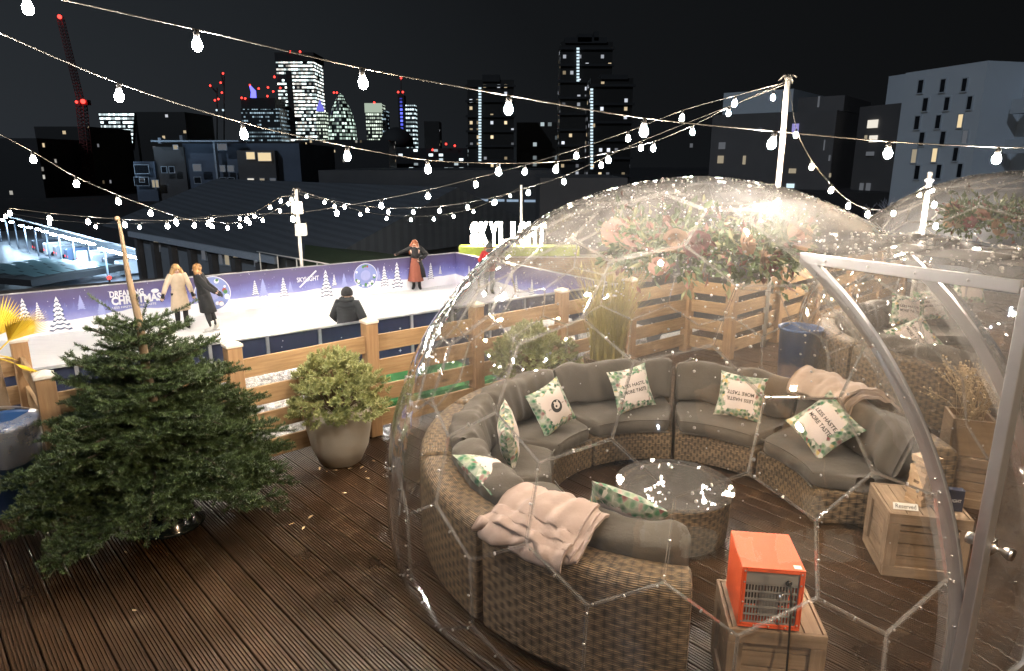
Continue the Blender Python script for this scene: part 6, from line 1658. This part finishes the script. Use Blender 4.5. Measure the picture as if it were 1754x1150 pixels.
# terrace rail and green slope beyond the far board
M['slope'] = pbr('mown_slope', (0.03, 0.055, 0.022), 0.9, scale=2, bump=0.3)
a, b = plan(446, 437, 36), plan(560, 456, 31)
t = thing('hand_rail', 'thin pale hand rail running down behind the far rink board left of the loudspeaker pole', 'rail', (a[0], a[1], 0)); L = t.location
p, q = ony(440, 431, 36) - L, ony(575, 455, 31) - L
mb = MB(); mb.tube([p, q], .035, 6); mb.build('rail', M['white_paint'], t)
for k in range(4):
    mb = MB(); c2 = p.lerp(q, (k + .15) / 4); mb.tube([c2, c2 - Vector((0, 0, 2.4))], .03, 6); mb.build('post', M['white_paint'], t)
mb = MB(); pts = [ony(x, y, D) for x, y, D in ((520, 470, 30), (700, 452, 30), (700, 440, 36), (640, 431, 38), (560, 424, 40), (522, 419, 42))]
mb.poly(pts[::1]); bq = [Vector((p.x, p.y, ZG)) for p in pts]
for i in range(6): mb.poly([bq[i], bq[(i + 1) % 6], pts[(i + 1) % 6], pts[i]])
o = mb.build('grass_slope', M['slope'], kind='structure')
# right-hand buildings
A, B = plan(1552, 122, 66), plan(1693, 104, 58); z1 = online(1693, 104, A, B).z
t = thing('apartment_building', 'pale grey apartment block with staggered windows at the upper right', 'apartment building', (A[0], A[1], ZG)); L = Vector((A[0], A[1], 0))
dv = Vector((B[0] - A[0], B[1] - A[1], 0)); nv = Vector((-dv.y, dv.x, 0)).normalized(); mb = MB(); P4 = [Vector(), dv, dv + nv * 18, nv * 18]; mb.prism([(p.x, p.y) for p in P4], 0, z1 - ZG); mb.build('main_block', C['render'], t)
mb = MB(); q = dv + nv * 4; dl_ = dv.normalized(); P4 = [q, q + dl_ * 16, q + dl_ * 16 + nv * 14, q + nv * 14]; mb.prism([(p.x, p.y) for p in P4], 0, z1 - ZG - .4); mb.build('right_wing', C['render2'], t)
mb = MB(); q = -dl_ * 7.5 + nv * 5; zl = online(1510, 133, (A[0] + nv.x * 5, A[1] + nv.y * 5), (B[0] + nv.x * 5, B[1] + nv.y * 5)).z; zl2 = online(1510, 180, (A[0] + nv.x * 5, A[1] + nv.y * 5), (B[0] + nv.x * 5, B[1] + nv.y * 5)).z
P4 = [q, q + dl_ * 8, q + dl_ * 8 + nv * 10, q + nv * 10]; mb.prism([(p.x, p.y) for p in P4], zl2 - ZG, zl - ZG); mb.build('upper_left_wing', C['render'], t)
mb = MB(); P4 = [p - nv * .5 - dl_ * 3 for p in P4[:2]] + [p - dl_ * 3 for p in P4[2:]]; P4[1] += dl_ * 2.6; P4[2] += dl_ * 2.6; mb.prism([(p.x, p.y) for p in P4], 0, zl2 - ZG - .05); mb.build('lower_left_wing', C['render_dk'], t)
for k in range(6):
    z_ = z1 - ZG - 3.4 - k * 3.1; q = dv + dl_ * 2.4 + nv * 3.1
    mb = MB(); mb.box(q + Vector((0, 0, z_ - .55)), (3.4, 1.8, .18), math.atan2(dv.y, dv.x)); mb.box(q - nv * .85 + Vector((0, 0, z_)), (3.4, .06, .9), math.atan2(dv.y, dv.x)); mb.build('balcony', C['render2'], t)
def st(x, y, w=11.5, h=23, k='pane'): return (x - w / 2, y - h / 2, x + w / 2, y + h / 2, k)
rows = [(147, (1578, 1616, 1653)), (178, (1586, 1623, 1662)), (209, (1572, 1608, 1646)), (237, (1580, 1616, 1654)), (266, (1567, 1602, 1638)), (294, (1572, 1609, 1645)), (322, (1590, 1626, 1660))]
rc = [st(x, y - (i - 1) * 1.5, k={(1646, 209): 'warm', (1602, 266): 'warm', (1654, 237): 'dim', (1567, 266): 'soft'}.get((x, y), 'pane')) for y, xs in rows for i, x in enumerate(xs)]
winon(t, A, B, rc, E_, frame=C['render2'])
q = -dl_ * 10 + nv * 4.4; A2_, B2_ = (A[0] + q.x, A[1] + q.y), (A[0] + q.x + dl_.x * 10, A[1] + q.y + dl_.y * 10)
winon(t, A2_, B2_, [(1486, 205, 1505, 220, 'neutral'), (1489, 232, 1504, 244, 'neutral'), (1481, 232, 1486, 241, 'soft'), (1484, 260, 1498, 267, 'dim'), (1472, 314, 1480, 330, 'dim'), (1483, 314, 1492, 330, 'dim')], E_)
A, B = plan(1240, 160, 84), plan(1440, 152, 76)
t = thing('apartment_building', 'dark apartment block with a pale top storey behind the tall white pole', 'apartment building', (A[0], A[1], ZG)); dv = Vector((B[0] - A[0], B[1] - A[1], 0)); dl_ = dv.normalized(); nv = Vector((-dv.y, dv.x, 0)).normalized()
zr, zm = online(1300, 156, A, B).z - ZG, online(1300, 194, A, B).z - ZG
f1 = (online(1360, 150, A, B) - Vector((A[0], A[1], 0))).dot(dl_)
mb = MB(); P4 = [Vector(), dl_ * f1, dl_ * f1 + nv * 16, nv * 16]; mb.prism([(p.x, p.y) for p in P4], zm, zr); mb.build('top_storey', C['render2'], t)
mb = MB(); P4 = [-nv * .4 - dl_ * 1, dv - nv * .4, dv + nv * 16, nv * 16 - dl_ * 1]; mb.prism([(p.x, p.y) for p in P4], 0, zm - .05); mb.build('lower_storeys', C['render_dk'], t)
mb = MB(); P4 = [dl_ * f1 + nv * 2, dv + nv * 2, dv + nv * 14, dl_ * f1 + nv * 14]; mb.prism([(p.x, p.y) for p in P4], zm, zr - .8); mb.build('roof_block', C['render_dk'], t)
A3, B3 = (A[0] - nv.x * .45, A[1] - nv.y * .45), (B[0] - nv.x * .45, B[1] - nv.y * .45)
winon(t, A3, B3, [(1356, 212, 1369, 230, 'blueish'), (1229, 267, 1240, 280, 'soft'), (1272, 267, 1278, 282, 'soft'), (1231, 244, 1243, 256, 'dim'), (1351, 289, 1364, 297, 'soft'), (1347, 315, 1361, 322, 'cool'), (1320, 315, 1328, 322, 'soft'), (1410, 240, 1414, 258, 'dim'), (1419, 266, 1423, 276, 'dim'), (1400, 165, 1405, 184, 'dim'), (1420, 297, 1424, 304, 'soft'), (1299, 219, 1306, 227, 'dim'), (1182, 246, 1187, 253, 'dim')], dict(E_, blueish=glow('violet_window', (.5, .45, 1), .6, False)))
# bare winter tree; its light from below is painted into the bark colour
t = thing('bare_tree', 'leafless tree with pale lit branches in front of the right apartment block', 'tree', (ony(1525, 340, 48).x, 48, -3.2)); L = t.location; mb = MB(); tr = random.Random(5)
M['lit_tone_bark'] = pbr('lit_tone_bark', (0.42, 0.44, 0.52), 0.8)
def twig(p, d, l, r_, n):
    q = p + d * l; mb.tube([p, p.lerp(q, .5) + Vector((tr.uniform(-.1, .1), 0, tr.uniform(-.05, .1))) * l * .4, q], [r_, r_ * .85, r_ * .65], 4, cap=False)
    if n:
        for k in range(3 if n > 1 else 4): twig(q if k else p.lerp(q, .6), (d + Vector((tr.uniform(-.75, .75), tr.uniform(-.7, .7), tr.uniform(-.25, .4)))).normalized(), l * tr.uniform(.6, .82), r_ * .58, n - 1)
for k in range(4): twig(Vector((tr.uniform(-.2, .2), 0, 0)), Vector((tr.uniform(-.6, .6), tr.uniform(-.3, .3), 1)).normalized(), 1.25, .05, 4)
mb.build('branches', M['lit_tone_bark'], t)
mb = MB(); mb.tube([(0, 0, ZG - L.z), (0, 0, 0.15)], [.25, .09], 8); mb.build('trunk', M['lit_tone_bark'], t)
# lit yard at the left: road, loading canopy, vans, glass roof
mb = MB(); mb.poly([(-900, -200, ZG - .02), (900, -200, ZG - .02), (900, 1600, ZG - .02), (-900, 1600, ZG - .02)]); mb.build('ground', C['dark'], kind='structure')
M['yard'] = pbr('wet_yard', (0.17, 0.18, 0.2), 0.35, scale=.5)
LP = [(4, 377), (20, 381), (37, 387), (50, 390), (64, 393), (77, 397), (91, 402), (107, 405), (116, 408), (125, 410), (134, 412), (145, 415), (156, 418), (176, 427), (191, 431), (206, 435), (224, 440), (243, 445), (263, 450), (281, 454)]
ZL = -8.6
c0_, c1_ = onz(2, 376, ZL), onz(300, 459, ZL); dv = (c1_ - c0_); dv.z = 0; dl_ = dv.normalized(); nv = Vector((-dl_.y, dl_.x, 0))
if nv.y < 0: nv = -nv
t = thing('loading_canopy', 'long canopy with a receding row of cold white lamps over the yard at the left', 'canopy', (c0_.x, c0_.y, ZG)); L = t.location
mb = MB(); m_ = dv / 2 + nv * 5; mb.box(m_ + Vector((0, 0, ZL - ZG + .55)), (dv.length + 6, 8, .25), math.atan2(dl_.y, dl_.x)); mb.build('roof', C['roof'], t)
mb = MB(); m_ = dv / 2 + nv * 7; mb.box(m_ + Vector((0, 0, 2.2)), (dv.length + 6, .3, 4.4), math.atan2(dl_.y, dl_.x)); mb.build('back_wall', C['oldwall'], t)
for k in range(13):
    mb = MB(); p = dv * (k / 12.) - nv * .6; mb.tube([p, p + Vector((0, 0, ZL - ZG + .4))], .13, 6); mb.build('column', C['trim'], t)
M['tube'] = glow('cold_lamp', (0.55, 0.78, 1.0), 170.0)
for x, y in LP:
    p = onz(x, y, ZL); mb = MB(); mb.box(p - L, (2.2, .5, .16), math.atan2(dl_.y, dl_.x)); mb.build('lamp', M['tube'], t)
mb = MB(); a = c0_ + nv * 12 - dl_ * 25; b = c1_ + nv * 12 + dl_ * 10; c2 = c1_ - nv * 16 + dl_ * 10; d2 = c0_ - nv * 16 - dl_ * 25
mb.poly([(p.x, p.y, ZG + .02) for p in (d2, c2, b, a)]); mb.build('yard', M['yard'], kind='structure')
vm = {k: pbr('van_paint_' + k, c, .35, var=.05) for k, c in dict(white=(.6, .62, .65), dark=(.03, .035, .045), blue=(.08, .12, .2), silver=(.35, .37, .4))}if False else {}
for k, c in dict(white=(.6, .62, .65), dark=(.03, .035, .045), blue=(.08, .12, .2), silver=(.35, .37, .4)).items(): vm[k] = pbr('van_paint_' + k, c, .35, var=.05)
def van(label, x, y, col, rz):
    p = onz(x, y, ZG); t = thing('parked_van', label, 'van', (p.x, p.y, ZG + .02), rz, 'vans parked in the lit yard'); mb = MB()
    pf = [(-2.5, .35), (-2.5, 1.9), (-2.4, 2.05), (1.0, 2.05), (1.5, 1.35), (2.4, 1.1), (2.5, .8), (2.5, .35)]
    for s_ in (-1, 1): mb.v += [(px, s_ * .95, pz) for px, pz in pf]
    n = len(pf)
    for i in range(n): mb.face((i, (i + 1) % n, n + (i + 1) % n, n + i))
    mb.face(range(n)); mb.face(list(range(n, 2 * n))[::-1]); mb.build('body', vm[col], t, bevel=.05)
    mb = MB(); 
    for s_ in (-1, 1): mb.box((.75, s_ * .953, 1.55), (1.0, .02, .5))
    mb.poly([(1.06, -.8, 2.0), (1.06, .8, 2.0), (1.54, .85, 1.37), (1.54, -.85, 1.37)]); mb.build('windows', C['pane_dark'], t)
    for sx in (-1.6, 1.6):
        for s_ in (-1, 1): mb = MB(); mb.tube([(sx, s_ * .78, .34), (sx, s_ * .97, .34)], .34, 12); mb.build('wheel', M['black'], t)
    for s_ in (-1, 1): mb = MB(); mb.box((-2.51, s_ * .8, .95), (.04, .16, .3)); mb.build('tail_light', E_['red'], t)
ra = math.atan2(nv.y, nv.x)
for lb, x, y, c in (('white van in the lit yard nearest the rink board', 236, 470, 'white'), ('dark van second from the rink board in the lit yard', 214, 464, 'dark'), ('silver van third from the rink board in the lit yard', 190, 458, 'silver'), ('white van in the middle of the yard row', 168, 452, 'white'), ('blue van in the lit yard beyond the middle white one', 146, 447, 'blue'),
                    ('silver van towards the far end of the yard row', 126, 441, 'silver'), ('white van second from the far end of the yard row', 108, 436, 'white'), ('dark van at the far end of the yard row', 88, 431, 'dark')): van(lb, x, y, c, ra)
t = thing('glass_roof', 'dark teal glazed roof of square panes at the lower left beyond the rink board', 'glass roof', tuple(onz(50, 475, -11))); L = t.location
M['teal'] = pbr('teal_glazing', (.10, .17, .18), .3); mb = MB(); e1, e2 = onz(-5, 470, -11) - L, onz(115, 452, -11) - L; dx = (e2 - e1) / 5; dy = Vector((-dx.y, dx.x, 0)).normalized() * 3.2
for i in range(6): 
    for j in range(4):
        c2 = e1 + dx * i - dy * (2 - j); P = [c2, c2 + dx * .86, c2 + dx * .86 + dy * .9 + Vector((0, 0, .35)), c2 + dy * .9 + Vector((0, 0, .35))]; P = [q + Vector((0, 0, .35 * (j % 2) * 0)) for q in P]; mb.poly(P)
mb.build('panes', M['teal'], t)
mb = MB(); m_ = e1 + dx * 3; mb.box(m_ + Vector((0, 0, -.6)), (dx.length * 7, 14, .8), math.atan2(dx.y, dx.x)); mb.build('frame', C['dark'], t)
t = thing('signal_lamp', 'small red signal lamp on a post just beyond the far rink board', 'lamp', tuple(onz(187, 500, -4))); L = t.location
p = ony(187, 476, L.y) - L; mb = MB(); mb.tube([(p.x, 0, -6), (p.x, 0, p.z)], .05, 6); mb.build('post', M['black'], t); mb = MB(); mb.ball(p, .10, 10, 8); mb.build('lamp', E_['red'], t)

# ================================================================= LIGHT, SKY, CAMERA
w = bpy.data.worlds.new('World'); sc.world = w; w.use_nodes = True; nt = w.node_tree
bg = nt.nodes['Background']; sky = nt.nodes.new('ShaderNodeTexSky'); sky.sky_type = 'NISHITA'; sky.sun_disc = False
sky.sun_elevation = R(-3.5); sky.sun_rotation = R(-60); sky.air_density = 1.5; sky.dust_density = 2.0
tn = NT(nt); sx = tn.n('ShaderNodeSeparateXYZ'); tn.l(tn.coord('Generated'), sx.inputs[0])
glowf = tn.m('ADD', tn.m('MULTIPLY', sx.outputs[0], -0.62), tn.m('MULTIPLY', tn.m('ABSOLUTE', sx.outputs[2]), -0.5))   # city glow, strongest low on the left
gcol = tn.ramp(tn.m('ADD', glowf, 0.55), [(0.0, (0.07, 0.075, 0.08)), (0.45, (0.14, 0.16, 0.185)), (0.75, (0.32, 0.38, 0.45)), (1.0, (0.50, 0.60, 0.72))])
addn = tn.mix(0.10, gcol, sky.outputs[0])
nt.links.new(addn, bg.inputs[0]); bg.inputs[1].default_value = SKY_S
s = bpy.data.lights.new('city_fill_sun', 'SUN'); s.energy = 0.70; s.angle = R(0.5); s.color = (0.72, 0.84, 1.0)  # added sun lamp, stands in for the city light on the facades
o = bpy.data.objects.new('city_fill_sun', s); COL.objects.link(o); o.rotation_euler = Vector((0.45, 0.75, -0.62)).to_track_quat('-Z', 'Y').to_euler()
def flood(name, loc, target, power, spot, col, r_=0.25):
    l = bpy.data.lights.new(name, 'SPOT'); l.energy = power; l.spot_size = R(spot); l.spot_blend = 0.6; l.shadow_soft_size = r_; l.color = col
    o = bpy.data.objects.new(name, l); COL.objects.link(o); o.location = loc; o.rotation_euler = (Vector(target) - Vector(loc)).to_track_quat('-Z', 'Y').to_euler()
flood('rink_floodlight', (-9.0, 1.5, 7.5), (-8.0, 17.0, -1.6), 7000, 95, (1.0, 0.93, 0.84))
flood('rink_floodlight', (7.0, 12.0, 8.0), (-3.0, 19.0, -1.6), 6000, 95, (1.0, 0.93, 0.84))
# timber canopy over the terrace behind and beside the camera, with its lit pendant: it shows in the plastic
t = thing('terrace_canopy', 'timber canopy with a warm pendant lamp over the terrace, mirrored in the dome', 'canopy', (3.2, -1.0, -.04))
mb = MB()
for k in range(30): mb.box((-2.6 + k * .18, 0.0, 4.62), (.168, 4.4, .03), ax=1)
mb.build('soffit', M['plank'], t)
mb = MB()
for k in range(5): mb.box((-2.55 + k * 1.3, 0, 4.52), (.09, 4.4, .16), ax=1)
for y in (-2.2, 2.2): mb.box((0, y, 4.5), (5.5, .07, .24), ax=0)
mb.build('beams', M['post'], t)
for x in (-2.5, 2.6):
    mb = MB(); mb.box((x, -2.1, 2.2), (.15, .15, 4.4), ax=2); mb.build('post', M['post'], t)
mb = MB(); mb.tube([(-.5, 1.55, 4.5), (-.5, 1.55, 4.2)], .006, 6); mb.build('lamp_cord', M['black'], t)
mb = MB(); mb.lathe([(.001, -.14), (.08, -.115), (.13, -.05), (.14, .02), (.10, .10), (.04, .14)], 16); mb.build('lamp', glow('pendant_glass', (1.0, .80, .56), LAMP), t, loc=(-.5, 1.55, 4.06))
t = thing('bar_cabin', 'timber clad bar with three warm lit windows behind the camera, mirrored in the dome', 'cabin', (1.8, -3.7, -.04))
mb = MB()
for k in range(15): mb.box((0, 0, .1 + k * .2), (8.0, .05, .19), ax=0)
mb.build('clad_wall', M['plank'], t)
mb = MB(); mb.box((0, -1.3, 3.15), (8.6, 3.4, .15)); mb.build('roof', C['dark'], t)
pane = glow('lit_bar_window', (1.0, .82, .58), WINL)
for x in (-2.6, 0, 2.6):
    fr = MB()
    for sx in (-1, 1): fr.box((x + sx * .78, .05, 1.65), (.08, .09, 1.5), ax=2)
    for z in (.95, 2.35): fr.box((x, .05, z), (1.47, .09, .08), ax=0)
    fr.box((x, .05, 1.65), (.05, .08, 1.3), ax=2)
    fo = fr.build('window_frame', M['white_paint'], t)
    mb = MB(); mb.box((x, .035, 1.65), (1.46, .02, 1.32)); mb.build('window_pane', pane, fo)
cam = bpy.data.cameras.new('camera'); co = bpy.data.objects.new('camera', cam); COL.objects.link(co); sc.camera = co
cam.sensor_width = 36; cam.lens = CF / 1754 * 36; co.location = (0, 0, CZ); co.rotation_euler = (PI / 2 - TH, 0, 0); cam.clip_end = 5000; cam.clip_start = 0.05
sc.view_settings.view_transform = 'Standard'; sc.view_settings.look = 'None'; sc.view_settings.exposure = EXPO
cy = sc.cycles; cy.use_denoising = True; cy.max_bounces = 10; cy.transparent_max_bounces = 40; cy.diffuse_bounces = 3; cy.glossy_bounces = 4; cy.transmission_bounces = 4
cy.sample_clamp_indirect = 6; cy.sample_clamp_direct = 0; cy.caustics_reflective = False; cy.caustics_refractive = False; cy.use_light_tree = True; cy.blur_glossy = 0.5
